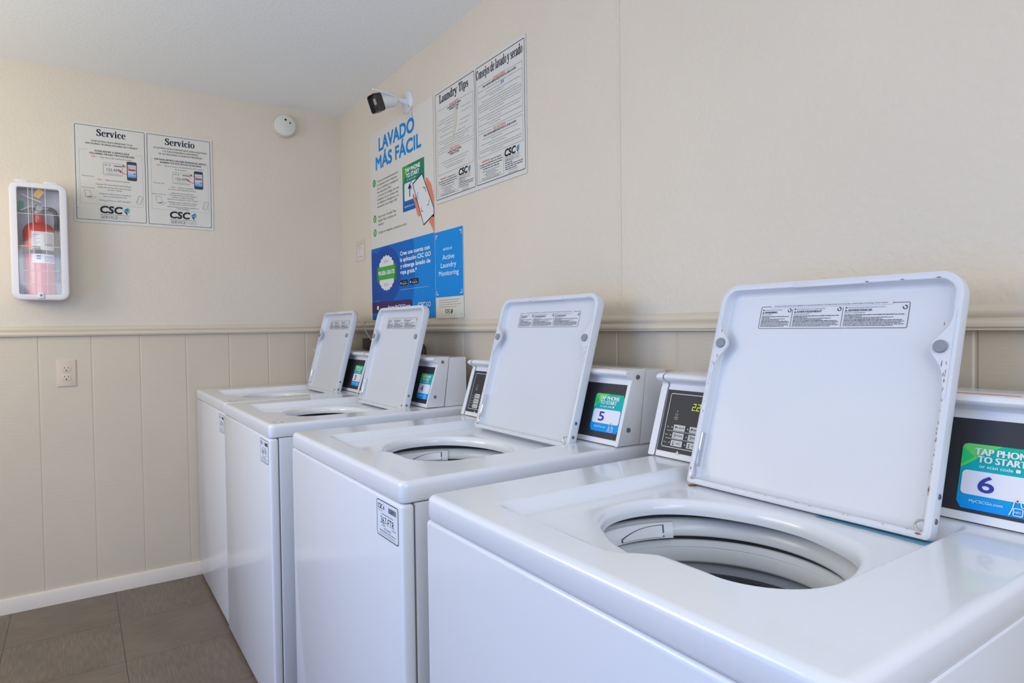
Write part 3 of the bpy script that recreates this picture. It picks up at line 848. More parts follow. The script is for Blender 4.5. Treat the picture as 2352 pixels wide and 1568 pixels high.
def make_machine():
    root = empty('washing_machine')
    # cabinet behind the front panel
    g = G()
    def ro(i, z): return [(x, y, z) for x, y in rrect(-DP + .0275 + i, -.026 - i, -WD + .001 + i, -.001 - i, .004, 3)]
    g.loft([ro(.02, .018), ro(.002, .018), ro(0, .021), ro(0, HS - .003), ro(.002, HS - .001), ro(.006, HS - .001), ro(.006, .03)], True, True)
    cab = g.build('cabinet', M['enamel'], root)
    g = G(); g.rbox(-DP, -DP + .0262, -WD + .0003, -.0003, .012, HS - .0015, .007, 4)
    fp = g.build('front_panel', M['enamel'], root)
    g = G(); g.box(-DP + .0240, -DP + .0290, -WD + .0035, -.0035, .02, HS - .006)
    for i in range(1):
        a = [(x, y) for x, y in rrect(-DP + .010, -.034, -WD + .010, -.010, .006, 3)]; b_ = [(x, y) for x, y in rrect(-DP + .02, -.044, -WD + .02, -.02, .004, 3)]
        g.loft([[(x, y, HS - .007) for x, y in b_], [(x, y, HS - .007) for x, y in a], [(x, y, HS + .001) for x, y in a], [(x, y, HS + .001) for x, y in b_]], False, False)
    g.build('seam', M['seam'], root, sharp=None)
    for x in (-DP + .06, -.06):
        for y in (-.06, -WD + .06):
            f = G(); f.lathe([(.014, .012), (.014, .02), (.02, .004), (.02, 0)][::-1], 16, origin=(x, y, 0)); f.build('foot', M['hose'], root)
    make_deck().build('top_deck', M['enamel'], root, sharp=50)
    # tub cover ring with the bleach dispenser
    cx, cy, R = -.445, -.372, .192
    def ring(prof, n=96, a0=0, a1=360, closed=True):
        Ls = []
        for r, z in prof:
            Ls.append([(cx + r * math.cos(math.radians(a0 + (a1 - a0) * k / n)), cy + r * math.sin(math.radians(a0 + (a1 - a0) * k / n)), z) for k in range(n + (0 if closed else 1))])
        return Ls
    g = G(); g.loft(ring([(R + .03, .8225), (R + .008, .8225), (R + .003, .8195), (R - .002, .810), (R - .006, .799), (R - .004, .7955), (R + .03, .795)]), False, False)
    g.build('tub_ring', M['ring'], root, sharp=50)
    g = G(); g.loft(ring([(R + .012, .8235), (R + .014, .858)]), False, False)  # dark bands: shade in the gaps above and below the ring, painted in
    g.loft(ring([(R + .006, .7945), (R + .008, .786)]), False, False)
    g.build('tub_gap_shade', M['gap'], root, sharp=50, recalc=False)
    bd = G()
    bd.loft(ring([(R + .002, .8205), (R - .003, .819), (R - .007, .811), (R - .0105, .800), (R - .0105, .794), (R - .004, .792)], 24, 58, 104, False), False, False, False)
    bleach = bd.build('bleach_dispenser', M['ring'], root, sharp=40)
    # window of the dispenser, outlined by its dark gap
    wn = G(); n = 14; vs = []
    for k in range(n + 1):
        a = math.radians(63 + 27 * k / n); top = .8165 - .014 * (k / n) ** 2.2
        for z in (top, .7965):
            q = R - .0112 + max(0, z - .800) * .31; vs.append((cx + q * math.cos(a), cy + q * math.sin(a), z))
    wn.add(vs, [(2 * k, 2 * k + 1, 2 * k + 3, 2 * k + 2) for k in range(n)])
    wn.build('spout_gap', M['seam'], bleach, sharp=None, recalc=False)
    wn = G(); vs = []
    for k in range(n + 1):
        a = math.radians(64 + 25 * k / n); top = .8155 - .014 * (k / n) ** 2.2
        for z in (top, .7972):
            q = R - .0118 + max(0, z - .800) * .31; vs.append((cx + q * math.cos(a), cy + q * math.sin(a), z))
    wn.add(vs, [(2 * k, 2 * k + 1, 2 * k + 3, 2 * k + 2) for k in range(n)])
    wn.build('spout', M['ring'], bleach, sharp=None, recalc=False)
    g = G(); g.loft(ring([(R + .03, .787), (R + .009, .7865), (R + .005, .785), (R + .0025, .775), (R + .0045, .7743), (R + .0045, .7730), (R + .0020, .7722), (R - .001, .752), (R + .003, .747), (R + .03, .746)]), False, False)
    g.build('balance_ring', M['ring'], root, sharp=50)
    g = G(); g.loft(ring([(R + .034, .790), (R + .034, .755), (R + .014, .745), (R + .010, .720), (R + .008, .60), (R - .01, .45)]), False, True)
    g.build('basket', M['basket'], root, sharp=50)
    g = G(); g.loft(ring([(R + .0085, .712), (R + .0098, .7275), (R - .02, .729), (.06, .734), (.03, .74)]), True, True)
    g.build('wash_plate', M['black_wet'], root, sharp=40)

    # control housing
    hs = G()
    for y0, y1, ex in ((.0015, -.0155, .003), (-WD + .0085, -WD - .0015, .003)):
        prof = [(x - ex, z) for x, z in HP]
        prof += [(-.088, 1.0575), (-.112, .8835)]
        loops = []
        m = 3 if y0 > -.1 else 3
        ys = [y0, y0 + (y1 - y0) * .12, y0 + (y1 - y0) * .88, y1]
        sc_ = [.985, 1, 1, .985]
        cx_ = sum(p[0] for p in prof) / len(prof); cz_ = sum(p[1] for p in prof) / len(prof)
        for yy, k in zip(ys, sc_): loops.append([(cx_ + (x - cx_) * k, yy, cz_ + (z - cz_) * k) for x, z in prof])
        hs.loft(loops)
    prof = HP + [(-.088, 1.0567), (-.112, .884)]
    hs.loft([[(x, -.0165, z) for x, z in prof], [(x, -WD + .0075, z) for x, z in prof]])
    for y0 in (-.0154, -WD + .0084):
        q = [(x - .0012 if x < -.12 else x, z + (.0004 if z > 1 else 0)) for x, z in prof]
        hs.loft([[(x, y0, z) for x, z in q], [(x, y0 - .0012, z) for x, z in q]], mi=1)
    housing = hs.build('control_housing', [M['plastic'], M['seam']], root, sharp=40)
    bx = G()
    bp = [(-.0865, 1.0545), (-.020, 1.0545), (-.020, .883), (-.108, .883)]
    bx.loft([[(x, -.001, z) for x, z in bp], [(x, -WD - .0002, z) for x, z in bp]])
    bx.build('housing_shell', M['enamel'], housing, sharp=30)
    _, b, dv, n = face_print(0, 0)
    def panel(name, a0, a1):
        k = G(); c = []
        for s in (.012, .1435):
            for a in (a0, a1): c.append(b + Vector((0, -a, 0)) + dv * s)
        vs = [p + n * .0006 for p in c] + [p - n * .004 for p in c]
        k.add(vs, [(0, 1, 3, 2), (4, 6, 7, 5), (0, 4, 5, 1), (2, 3, 7, 6), (0, 2, 6, 4), (1, 5, 7, 3)])
        return k.build(name, M['panel_black'], housing, sharp=None)
    panel('control_panel', .0185, .352)
    panel('payment_panel', .362, WD - .0015 - .0005)
    for s in (.037, .163):
        q = b + Vector((0, -WD + .003, 0)) + dv * s + Vector((.020 if s < .1 else .014, -.0055, 0))
        k = G(); k.lathe_dir([(0, 0), (.0058, 0), (.0052, .0012), (.003, .0014), (.0026, .0008), (0, .0008)], q, (-.25, -1, 0.05), 14)
        k.build('screw', M['screw'], housing)
    k = G(); k.box(-.132, -.128, -.64, -.45, 1.0570, 1.0574); k.build('slot_sticker', M['red_strip'], housing, sharp=None)
    lid = make_lid('lid', root, 2)
    make_lid_parts(lid)
    return root

def kids(o): return [c for c in bpy.data.objects if c.parent == o]
def copy_tree(o, parent=None):
    c = o.copy(); COL.objects.link(c)
    if parent: c.parent = parent
    for k in kids(o): copy_tree(k, c)
    return c
def child(root, name):
    return next(c for c in kids(root) if c.name.split('.')[0] == name)

proto = make_machine()
clean = make_lid('lid', proto, 0); clean_mesh = clean.data; bpy.data.objects.remove(clean)
light_rust = make_lid('lid', proto, 1); rust_mesh = light_rust.data; bpy.data.objects.remove(light_rust)
#        number  x      y      yscale lid x   lid y  lid z  tilt   sticker          asset label
SPEC = [('6', 0.0, -2.386, 1.0, -.249, -.160, .865, .303, (.578, .017), None),
        ('5', 0.0, -1.577, 1.0, -.232, -.166, .870, .283, (.606, .027), ('367-FTR', .598)),
        ('4', -.018, -.7085, .982, -.243, -.178, .866, .248, (.604, .027), ('366-FTR', .598)),
        ('3', -.014, -.004, .982, -.238, -.155, .867, .253, (.604, .027), ('365-FTR', .598))]
LAB = {'6': 'nearest white top-load washer, open lid with rust spots, green sticker numbered 6',
       '5': 'white top-load washer with open lid and sticker numbered 5, second nearest',
       '4': 'white top-load washer with open lid and sticker numbered 4, below the tall poster',
       '3': 'farthest white top-load washer in the corner, sticker numbered 3'}
built = []
for i, sp in enumerate(SPEC):
    r = proto if i == 0 else copy_tree(proto)
    built.append(r)
for r, (num, x, y, ys, lx, ly, lz, th, (sa, ss), asset) in zip(built, SPEC):
    r.location = (x, y, 0); r.scale = (1, ys, 1)
    tag(r, LAB[num], 'washing machine', 'coin laundry washers in a row')
    lid = child(r, 'lid'); lid.location = (lx, ly, lz); lid.rotation_euler = (0, th, 0)
    if num == '6': lid.scale = (1, .965, 1)
    if num == '5': lid.data = rust_mesh
    elif num in '34': lid.data = clean_mesh
    hs = child(r, 'control_housing')
    if num == '4': hs.scale = (1, .94, 1)
    make_sticker(num, sa, ss, .098, .091, hs)
    make_control_print(hs, '2.25' if num == '6' else None)
    if asset: make_asset_label(asset[0], child(r, 'front_panel'), asset[1], .761)
    if num in '34':
        P = Print((-DP + .02, -.600, H + .0003), (0, -1, 0), (1, 0, 0), (0, 0, 1), .0001)
        for k in range(9):
            P.greek(.0, .012 + k * .014, .07 + .02 * (k % 3) * .5, .0018, rgb(206, 200, 202), 'l')
        P.rr(.055, .004, .085, .03, .002, rgb(150, 150, 156), 0); P.rr(.057, .006, .083, .028, .002, rgb(220, 222, 228), 1)
        P.build('deck_notice', child(r, 'top_deck'))
    if num == '6':
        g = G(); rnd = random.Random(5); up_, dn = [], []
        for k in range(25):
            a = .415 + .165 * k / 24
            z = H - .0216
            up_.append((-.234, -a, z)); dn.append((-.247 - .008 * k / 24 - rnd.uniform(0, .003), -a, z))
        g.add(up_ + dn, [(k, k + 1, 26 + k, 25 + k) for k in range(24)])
        st = g.build('blue_strip', M['stain'], child(r, 'top_deck'), sharp=None)  # pale blue strip on the deck along the lid's lower edge
        g = G(); z = H - .0214; c = [(-.246 + .008 * math.cos(t) * rnd.uniform(.7, 1.1), -.172 - .010 * math.sin(t) * rnd.uniform(.7, 1.1), z) for t in [2 * math.pi * k / 14 for k in range(14)]]
        g.add(c, [tuple(range(14))]); g.build('rust_stain', M['rust'], child(r, 'top_deck'), sharp=None)['label'] = 'brown rust stain at the lid hinge'
        st['label'] = 'pale blue strip under the lid hinge'

# ------------------------------------------------------------------ signs on the back wall
def half_service(P, u0, w, h, T):
    def X_(f): return u0 + f * w
    def Y_(f): return h - f * h
    P.frame(u0, .012, u0 + w, h - .010, .006, .0020, rgb(62, 64, 84), 1)
    P.serif(T['title'], X_(.51), Y_(.120), .030, w * T['tw'], NAVY)
    for t, y, ww in T['head']: P.text(t, X_(.52), Y_(y), .0072, rgb(74, 74, 82), w=w * ww, bold=.012)
    for t, y, ww in T['bold']: P.text(t, X_(.52), Y_(y), .0076, rgb(54, 56, 72), w=w * ww, bold=.022)
    for (a, b, y) in T['gap']:
        P.rect(X_(.055), Y_(y), X_(a), Y_(y) + .0009, LGREY, 1); P.rect(X_(b), Y_(y), X_(.955), Y_(y) + .0009, LGREY, 1)
        P.rect(X_(.055), Y_(.805), X_(.055) + .0009, Y_(y), LGREY, 1); P.rect(X_(.955), Y_(.805), X_(.955) + .0009, Y_(y), LGREY, 1)
    P.rect(X_(.055), Y_(.810), X_(.955), Y_(.810) + .0009, LGREY, 1)
    for red, gray, y, x0, x1, x2 in T['steps']:
        P.text(red, X_(x0), Y_(y), .0062, REDI, w=w * (x1 - x0 - .03), al='l', bold=.01)
        P.text(gray, X_(x1), Y_(y), .0066, rgb(104, 104, 110), w=w * (x2 - x1), al='l')
    for t, y, xc, ww in T['body']: P.text(t, X_(xc), Y_(y), .0064, rgb(104, 104, 110), w=w * ww)
    # id tag, phone and arrows
    ty = T['tag']
    P.frame(X_(.385), Y_(ty + .125), X_(.665), Y_(ty), .004, .0012, rgb(120, 126, 122), 1)
    P.text('CSC', X_(.40), Y_(ty + .030), .006, GREY, w=w * .055, al='l', bold=.02)
    P.rect(X_(.475), Y_(ty + .032), X_(.485), Y_(ty + .014), rgb(90, 120, 130), 2)
    P.rect(X_(.54), Y_(ty + .033), X_(.655), Y_(ty + .018), rgb(140, 142, 140), 2)
    P.text('123-APP', X_(.53), Y_(ty + .083), .0125, rgb(70, 70, 74), w=w * .19)
    P.greek(X_(.525), Y_(ty + .097), w * .13, .0016, LGREY); P.greek(X_(.525), Y_(ty + .108), w * .23, .0016, LGREY); P.rect(X_(.41), Y_(ty + .118), X_(.65), Y_(ty + .1135), LGREY, 1)
    py = ty - .035
    P.rr(X_(.725), Y_(py + .195), X_(.872), Y_(py), .006, rgb(66, 68, 74), 1)
    P.rect(X_(.738), Y_(py + .163), X_(.860), Y_(py + .032), rgb(196, 204, 214), 2)
    P.gradrect(X_(.738), Y_(py + .163), X_(.860), Y_(py + .118), rgb(88, 150, 206), rgb(170, 200, 228), 3)
    P.rect(X_(.745), Y_(py + .093), X_(.85), Y_(py + .075), rgb(190, 66, 66), 3)
    P.rect(X_(.82), Y_(py + .126), X_(.852), Y_(py + .118), rgb(50, 60, 90), 4)
    for k in range(3): P.rect(X_(.75), Y_(py + .050 + .004 * k), X_(.84), Y_(py + .048 + .004 * k), LGREY, 3)
    RD = rgb(206, 62, 48)
    P.line([(X_(.765), Y_(py + .077)), (X_(.74), Y_(py + .055)), (X_(.70), Y_(ty + .02)), (X_(.665), Y_(ty + .018))], .0014, RD, 5)
    P.poly([(X_(.655), Y_(ty + .012)), (X_(.69), Y_(ty + .004)), (X_(.69), Y_(ty + .032))], RD, 5)
    P.line([(X_(.725), Y_(ty + .098)), (X_(.68), Y_(ty + .094)), (X_(.63), Y_(ty + .078))], .0022, RD, 5)
    P.poly([(X_(.605), Y_(ty + .07)), (X_(.645), Y_(ty + .062)), (X_(.635), Y_(ty + .092))], RD, 5)
    # captions of the code, laptop and handset drawings
    P.text(T['cap'][0], X_(.17), Y_(.538), .0048, GREY, w=w * .17); P.text(T['cap'][1], X_(.17), Y_(.655), .0048, GREY, w=w * T['cap'][2])
    LN = rgb(96, 98, 100)
    P.line([(X_(.115), Y_(.675)), (X_(.195), Y_(.675)), (X_(.215), Y_(.733)), (X_(.135), Y_(.742)), (X_(.115), Y_(.675))], .0011, LN, 1)
    P.line([(X_(.135), Y_(.742)), (X_(.22), Y_(.758)), (X_(.28), Y_(.738)), (X_(.215), Y_(.731))], .0011, LN, 1)
    P.poly([(X_(.15), Y_(.741)), (X_(.215), Y_(.734)), (X_(.225), Y_(.74)), (X_(.18), Y_(.746))], GREY, 1)
    c = [(X_(.895), Y_(.69)), (X_(.94), Y_(.695)), (X_(.955), Y_(.705)), (X_(.915), Y_(.778)), (X_(.875), Y_(.778)), (X_(.85), Y_(.765)), (X_(.895), Y_(.69))]
    P.line(c, .0012, LN, 1); P.line([(X_(.90), Y_(.708)), (X_(.935), Y_(.711)), (X_(.91), Y_(.748)), (X_(.875), Y_(.744)), (X_(.90), Y_(.708))], .0007, LGREY, 1)
    P.disc(X_(.875), Y_(.758), .0022, LN, 1); P.disc(X_(.875), Y_(.758), .0013, WHITE, 2)
    csc(P, X_(.325), Y_(.893), .0295)

P = Print((-1.184, -.0035, 1.639), (1, 0, 0), (0, 0, 1), (0, -1, 0), .0002)
slab(P, 0, 0, .552, .432, .008, .003, WHITE)
EN = dict(title='Service', tw=.42, head=[('YOUR SATISFACTION IS IMPORTANT TO US', .182, .59), ('AND PROPERLY WORKING MACHINES ARE A PRIORITY', .210, .75)],
          bold=[('PLEASE REPORT A SERVICE ISSUE', .280, .49), ('FOLLOWING THE EASY TWO-STEP METHOD', .307, .64)], gap=[(.16, .86, .270)],
          steps=[('STEP 1 -', 'Take note of the machine ID number', .338, .225, .34, .81), ('STEP 2 -', 'Report the service issue by', .565, .30, .415, .76)],
          body=[('Using the CSC ServiceWorks Service Request', .612, .53, .51), ('Simply scan the barcode, select the issue', .640, .54, .48), ('and click "Submit"', .663, .545, .21),
                ('Using our online service request at', .705, .545, .45), ('www.cscserviceworks.com', .730, .545, .34), ('Calling toll free at 1-877-264-6622', .772, .545, .45)],
          tag=.380, cap=('Download Here', 'CSC Service App', .18))
ES = dict(title='Servicio', tw=.47, head=[('SU SATISFACCION ES IMPORTANTE PARA NOSOTROS', .168, .84), ('Y EL FUNCIONAMIENTO APROPIADO', .198, .57), ('DE LAS MAQUINAS ES NUESTRA PRIORIDAD', .228, .69)],
          bold=[('POR FAVOR, REPORTE CUALQUIER PROBLEMA DEL SERVICIO,', .290, .82), ('SIGUIENDO ESTE FACIL METODO DE DOS PASOS', .318, .65)], gap=[(.10, .93, .282)],
          steps=[('PASO 1 -', 'Anote el numero de identificacion (ID number)', .350, .14, .26, .88), ('PASO 2 -', 'Reporte el problema', .570, .36, .47, .72)],
          body=[('de la maquina', .378, .52, .19), ('de servicio de la siguiente manera:', .593, .53, .43), ('Utilizando nuestra aplicacion', .632, .535, .36), ('"CSC ServiceWorks Service Request"', .655, .54, .45),
                ('escanea el codigo de barras,', .677, .54, .35), ('seleccione el problema y envie "Submit"', .700, .54, .50), ('Utilizando nuestra solicitud de servicio', .730, .535, .47), ('en linea www.cscserviceworks.com', .751, .535, .42),
                ('Llame al numero de telefono gratuito al', .779, .535, .49), ('1-877-264-6622', .798, .535, .20)],
          tag=.400, cap=('Descargar Aqui', 'Aplicacion de Servicio', .22))
half_service(P, .008, .264, .432, EN)
half_service(P, .280, .264, .432, ES)
for u, v in ((.282, .40), (.012, .06), (.30, .012), (.54, .015)): P.disc(u, v, .0016, rgb(96, 90, 96), 3)
o = P.build('service_sign')
tag(o, 'white sign with Service and Servicio halves on the back wall', 'sign')

# smoke detector
root = empty('smoke_detector', (-.293, 0, 2.190))
tag(root, 'round off-white smoke detector near the ceiling corner of the back wall', 'smoke detector')
g = G(); g.lathe([(.058, 0), (.058, -.010), (.055, -.013)], 40, axis='y'); g.build('base', M['detector_base'], root)
g = G(); g.lathe([(.052, -.012), (.0535, -.016), (.0535, -.028), (.051, -.034), (.046, -.037), (0, -.0385)], 40, axis='y'); hd = g.build('cover', M['detector'], root)
for u, v, r in ((.000, .026, .0055), (.022, .013, .004)):
    g = G(); g.lathe([(r, -.0375), (r * .9, -.0390), (0, -.0390)], 16, axis='y', origin=(u, 0, v)); g.build('test_hole', M['dark'], hd)

# power outlet
root = empty('power_outlet', (-1.229, 0, .986))
tag(root, 'beige duplex power outlet on the back wall below the rail', 'power outlet')
g = G(); g.loft([[(x, y, z) for x, z in rrect(-.035 + i, .035 - i, -.058 + i, .058 - i, .003)] for y, i in ((0, 0), (-.004, 0), (-.006, .003))]); pl = g.build('plate', M['outlet'], root)
for zc in (.019, -.019):
    g = G(); g.loft([[(x, y, z + zc) for x, z in rrect(-.0165 + i, .0165 - i, -.0145 + i, .0145 - i, .008)] for y, i in ((-.005, 0), (-.0072, 0), (-.0076, .001))]); rc = g.build('socket', M['outlet'], root)
    for x, z, w, h in ((-.0065, .004, .0018, .008), (.0065, .004, .0018, .007)):
        s = G(); s.box(x - w / 2, x + w / 2, -.0079, -.0070, z + zc - h / 2, z + zc + h / 2); s.build('slot', M['dark'], rc, sharp=None)
    s = G(); s.lathe([(.0026, -.0070), (.0026, -.0079), (0, -.0079)], 14, axis='y', origin=(0, 0, zc - .0075)); s.build('slot', M['dark'], rc)
g = G(); g.lathe([(.003, -.0055), (.003, -.0070), (0, -.0072)], 12, axis='y'); g.build('screw', M['outlet'], root)

# ------------------------------------------------------------------ fire extinguisher in its cabinet
CX, CZ = -1.3030, 1.530
root = empty('extinguisher_cabinet', (CX, 0, CZ))
tag(root, 'white wall cabinet with clear scored pane holding a red fire extinguisher', 'cabinet')
def rl(hw, hh, r, y): return [(x, y, z) for x, z in rrect(-hw, hw, -hh, hh, r, 6)]
g = G()
hw, hh = .0955, .2375
g.loft([rl(hw - .006, hh - .006, .030, 0), rl(hw - .003, hh - .003, .030, -.111), rl(hw, hh, .032, -.114), rl(hw, hh, .032, -.126), rl(hw - .003, hh - .003, .030, -.133), rl(hw - .008, hh - .008, .026, -.135),
        rl(.071, .2155, .008, -.135), rl(.069, .2135, .007, -.131), rl(.069, .2135, .007, -.124), rl(.085, .228, .02, -.120), rl(.085, .228, .02, -.006)], False, False)
g.build('shell', M['cab_white'], root, sharp=40)
g = G(); g.box(-.084, .084, -.014, -.004, -.227, .227); g.build('back_plate', M['cab_back'], root, sharp=None)
g = G(); g.box(-.0705, .0705, -.1285, -.1265, -.2150, .2150); pane = g.build('pane', M['pane'], root, sharp=None)
g = G()
for u in (-.034, -.020, .022): g.box(u - .0007, u + .0007, -.1291, -.1286, -.213, .213)
for v in (.110, -.02, -.118, -.172): g.box(-.068, .068, -.1291, -.1286, v - .0007, v + .0007)
g.build('score_line', M['score'], pane, sharp=None)
for u in (-.055, .040):
    g = G(); g.rbox(u - .022, u + .022, -.130, -.114, hh - .002, hh + .007, .002, 2); g.build('hinge', M['cab_white'], root)
g = G(); g.rbox(-.011, .011, -.140, -.132, -hh + .006, -hh + .034, .004, 3)
lt = g.build('latch', M['cab_white'], root)
g = G(); g.lathe([(.0045, -.1395), (.0045, -.1415), (0, -.1418)], 14, axis='y', origin=(0, 0, -hh + .020)); g.build('latch_screw', M['screw'], lt)

root = empty('fire_extinguisher', (CX - .004, -.072, CZ - .221))
tag(root, 'red fire extinguisher with black hose inside the white wall cabinet', 'fire extinguisher')
r0 = .0535
g = G(); g.lathe([(r0 * .9, 0), (r0, .004), (r0, .262)] + [(r0 - (r0 - .020) * (1 - math.cos(a)) , .262 + .040 * math.sin(a)) for a in [math.pi / 2 * k / 8 for k in range(1, 9)]] + [(.0195, .312), (.0195, .337), (.021, .340)], 40)
cyl = g.build('cylinder', M['red'], root)
P = Print((0, 0, 0), (1, 0, 0), (0, 0, 1), (0, -1, 0))
g = G(); n = 16
def onc(a, z, r): return (r * math.sin(a), -r * math.cos(a), z)
lw0, lw1 = -.42, 1.2
vs = [onc(lw0 + (lw1 - lw0) * k / n, z, r0 + .0005) for z in (.135, .263) for k in range(n + 1)]
g.add(vs, [(k, k + 1, n + 2 + k, n + 1 + k) for k in range(n)])
def lrow(z, h, a0, a1, mi):
    m = 10; vv = [onc(a0 + (a1 - a0) * k / m, zz, r0 + .0009) for zz in (z, z + h) for k in range(m + 1)]
    g.add(vv, [(k, k + 1, m + 2 + k, m + 1 + k) for k in range(m)], mi)
for k in range(7): lrow(.248 - k * .0075, .0022, lw0 + .05, lw0 + .05 + .45 * (.9, .6, .95, .5, 1, .8, .7)[k], 1)
for k in range(8): lrow(.252 - k * .005, .002, .35, 1.0, 1)
lrow(.205, .010, .40, 1.05, 1)
for k in range(2): lrow(.197 - k * .008, .005, lw0 + .04, .12, 2)
for k in range(2): lrow(.160 - k * .010, .006, -.15, .12, 2)
for k in range(5): lrow(.160 - k * .005, .003, .36, 1.1, 1)
lb = g.build('label', [M['cab_white'], M['rubber'], M['ink']], cyl, recalc=False)
g = G(); g.lathe([(r0 + .0014, .172), (r0 + .0022, .173), (r0 + .0022, .187), (r0 + .0014, .188)], 40, caps=False); g.build('strap', M['strap'], root)
g = G(); g.lathe([(.021, .338), (.023, .340), (.023, .350), (.016, .353), (.013, .372), (.010, .378), (0, .379)], 20)
g.lathe_dir([(0, 0), (.011, 0), (.012, .004), (.012, .008), (0, .0085)], (.004, -.012, .362), (0, -1, 0), 18)
g.lathe_dir([(.008, 0), (.008, .028), (.006, .03), (0, .03)], (.008, 0, .362), (1, 0, .05), 12)
g.build('valve', M['grey_metal'], root)
g = G(); g.loft([[(.0, y, .366), (.0, y, .374), (-.03, y, .372), (-.058, y, .352), (-.058, y, .346), (-.028, y, .362)] for y in (-.009, .009)]); g.build('lever', M['grey_metal'], root)
g = G(); g.loft([[(.012, y, .385), (.010, y, .391), (-.03, y, .408), (-.055, y, .418), (-.056, y, .414), (-.03, y, .400)] for y in (-.009, .009)]); g.build('lever', M['cab_white'], root)
g = G(); g.tube(spline([(.036, 0, .3635), (.052, -.004, .356), (.061, -.006, .33), (.060, -.008, .27), (.0605, -.010, .18), (.0605, -.012, .06)], 8), [.0085] * 38 + [.0065] * 3, 12); g.build('hose', M['hose'], root)
g = G(); g.loft([[(x, y, z) for x, z in rrect(-.012, .012, -.018, .018, .004)] for y in (-.0345, -.0335)])
tg = g.build('service_tag', M['yellow'], root); tg.location = (.004, -.0, .418); tg.rotation_euler = (0, .6, 0); tg['label'] = 'yellow tag'
g = G(); g.loft([[(x, y, z) for x, z in rrect(-.010, .010, -.025, .025, .008)] for y in (-.002, .001)])
gt = g.build('pull_tab', M['green'], root); gt.location = (-.058, .004, .366); gt['label'] = 'green tab'

# ------------------------------------------------------------------ posters on the right wall
def right_print(y, z, x=-.002): return Print((x, y, z), (0, -1, 0), (0, 0, 1), (-1, 0, 0), .0002)

# tall poster
P = right_print(-.415, 1.200, -.0022)
slab(P, 0, 0, .658, .878, .002, .0018, WHITE)
P.text('LAVADO', .300, .786, .058, BLUE, w=.375, bold=.026)
P.text('MÁS FÁCIL', .312, .706, .056, BLUE, w=.475, bold=.026)
cd = [(.366, .462), (.575, .448), (.575, .648), (.366, .662)]
def G4(u0, u1, v0, v1, c, lay=2): P.rect(u0, v0, u1, v1, c, lay)
CG = [rgb(0, 92, 170), rgb(0, 104, 160), rgb(0, 122, 130), rgb(0, 124, 110), rgb(10, 124, 96), rgb(24, 128, 84)]
for k in range(6): P.rect(.366, .462 + .0325 * k, .576, .462 + .0325 * (k + 1), CG[k], 1)
P.poly([(.366, .575), (.43, .657), (.366, .657)], rgb(70, 158, 70), 2)
P.text('TAP PHONE', .466, .626, .017, PURE, w=.145, bold=.03, lay=3)
P.text('TO START', .466, .603, .017, PURE, w=.125, bold=.03, lay=3)
P.text('or scan code', .455, .590, .008, PURE, w=.085, lay=3)
P.rr(.384, .506, .50, .582, .008, rgb(224, 224, 220), 2)
P.rect(.4335, .519, .4415, .556, NAVY, 3); P.poly([(.418, .554), (.457, .554), (.4375, .576)], NAVY, 3)
for a, b_ in (((.447, .572), (.440, .590)), ((.458, .574), (.456, .594))): P.line([a, b_], .005, rgb(0, 110, 190), 3)
P.poly([(.444, .545), (.457, .550), (.452, .562)], rgb(0, 120, 200), 4)
P.text('MyCSCGo.com', .43, .478, .008, PURE, w=.092, lay=3)
SK = rgb(226, 130, 98)
P.poly([(.585, .57), (.605, .565), (.635, .535), (.656, .483), (.656, .40), (.60, .42)], SK, 3)
P.poly([(.464, .527), (.480, .520), (.492, .500), (.505, .485), (.525, .470), (.545, .425), (.522, .422), (.506, .430), (.494, .46), (.482, .487), (.466, .510)], SK, 3)
P.poly([(.61, .39), (.656, .43), (.656, .335), (.64, .36)], SK, 3)
ph = [(.556, .596), (.463, .568), (.564, .379), (.657, .411), (.657, .44)]
P.poly(ph, rgb(34, 32, 36), 4)
P.poly([(.555, .590), (.471, .564), (.566, .385), (.653, .414), (.653, .438)], rgb(222, 222, 218), 5)
for c in ([(.565, .536), (.583, .528), (.588, .514)], [(.519, .522), (.508, .514), (.518, .494)], [(.618, .478), (.612, .458), (.598, .456)], [(.545, .456), (.547, .440), (.560, .438)]):
    P.line(c, .004, rgb(20, 90, 170), 6)
GRN = rgb(74, 156, 66)
for t, v in (('1', .648), ('2', .480), ('3', .414)):
    P.disc(.049, v, .018, GRN, 1); P.text(t, .049, v - .0085, .017, PURE, bold=.03, lay=2)
TX = rgb(84, 84, 92)
def para(lines, u, v, dv, h):
    for k, (gword, t, w) in enumerate(lines):
        y = v - dv * k; x = u
        if gword:
            gw = w * len(gword) / (len(gword) + len(t) + .8)
            P.text(gword, x, y, h, GRN, w=gw, al='l', bold=.01); x += gw + w * .03
            P.text(t, x, y, h, TX, w=u + w - x, al='l', bold=.006)
        else: P.text(t, x, y, h, TX, w=w, al='l', bold=.006)
para([('Toque', 'momentáneamente', .238), (None, 'la etiqueta de la máquina', .226), (None, 'con su teléfono inteligente', .24), (None, 'con capacidad NFC,', .17),
      ('o escanee', 'el código de una', .245), (None, 'máquina con la cámara de', .235), (None, 'su teléfono inteligente o la', .24), (None, 'aplicación de código QR.', .225)], .083, .644, .0168, .0100)
para([('Pague', 'con Google Pay,', .208), (None, 'Apple Pay o tarjeta de', .205), (None, 'crédito.', .07)], .088, .479, .0185, .0105)
P.text('Cargue la máquina y presione', .088, .405, .0108, TX, w=.26, al='l', bold=.006); P.text('iniciar.', .355, .405, .0108, GRN, w=.05, al='l', bold=.006)
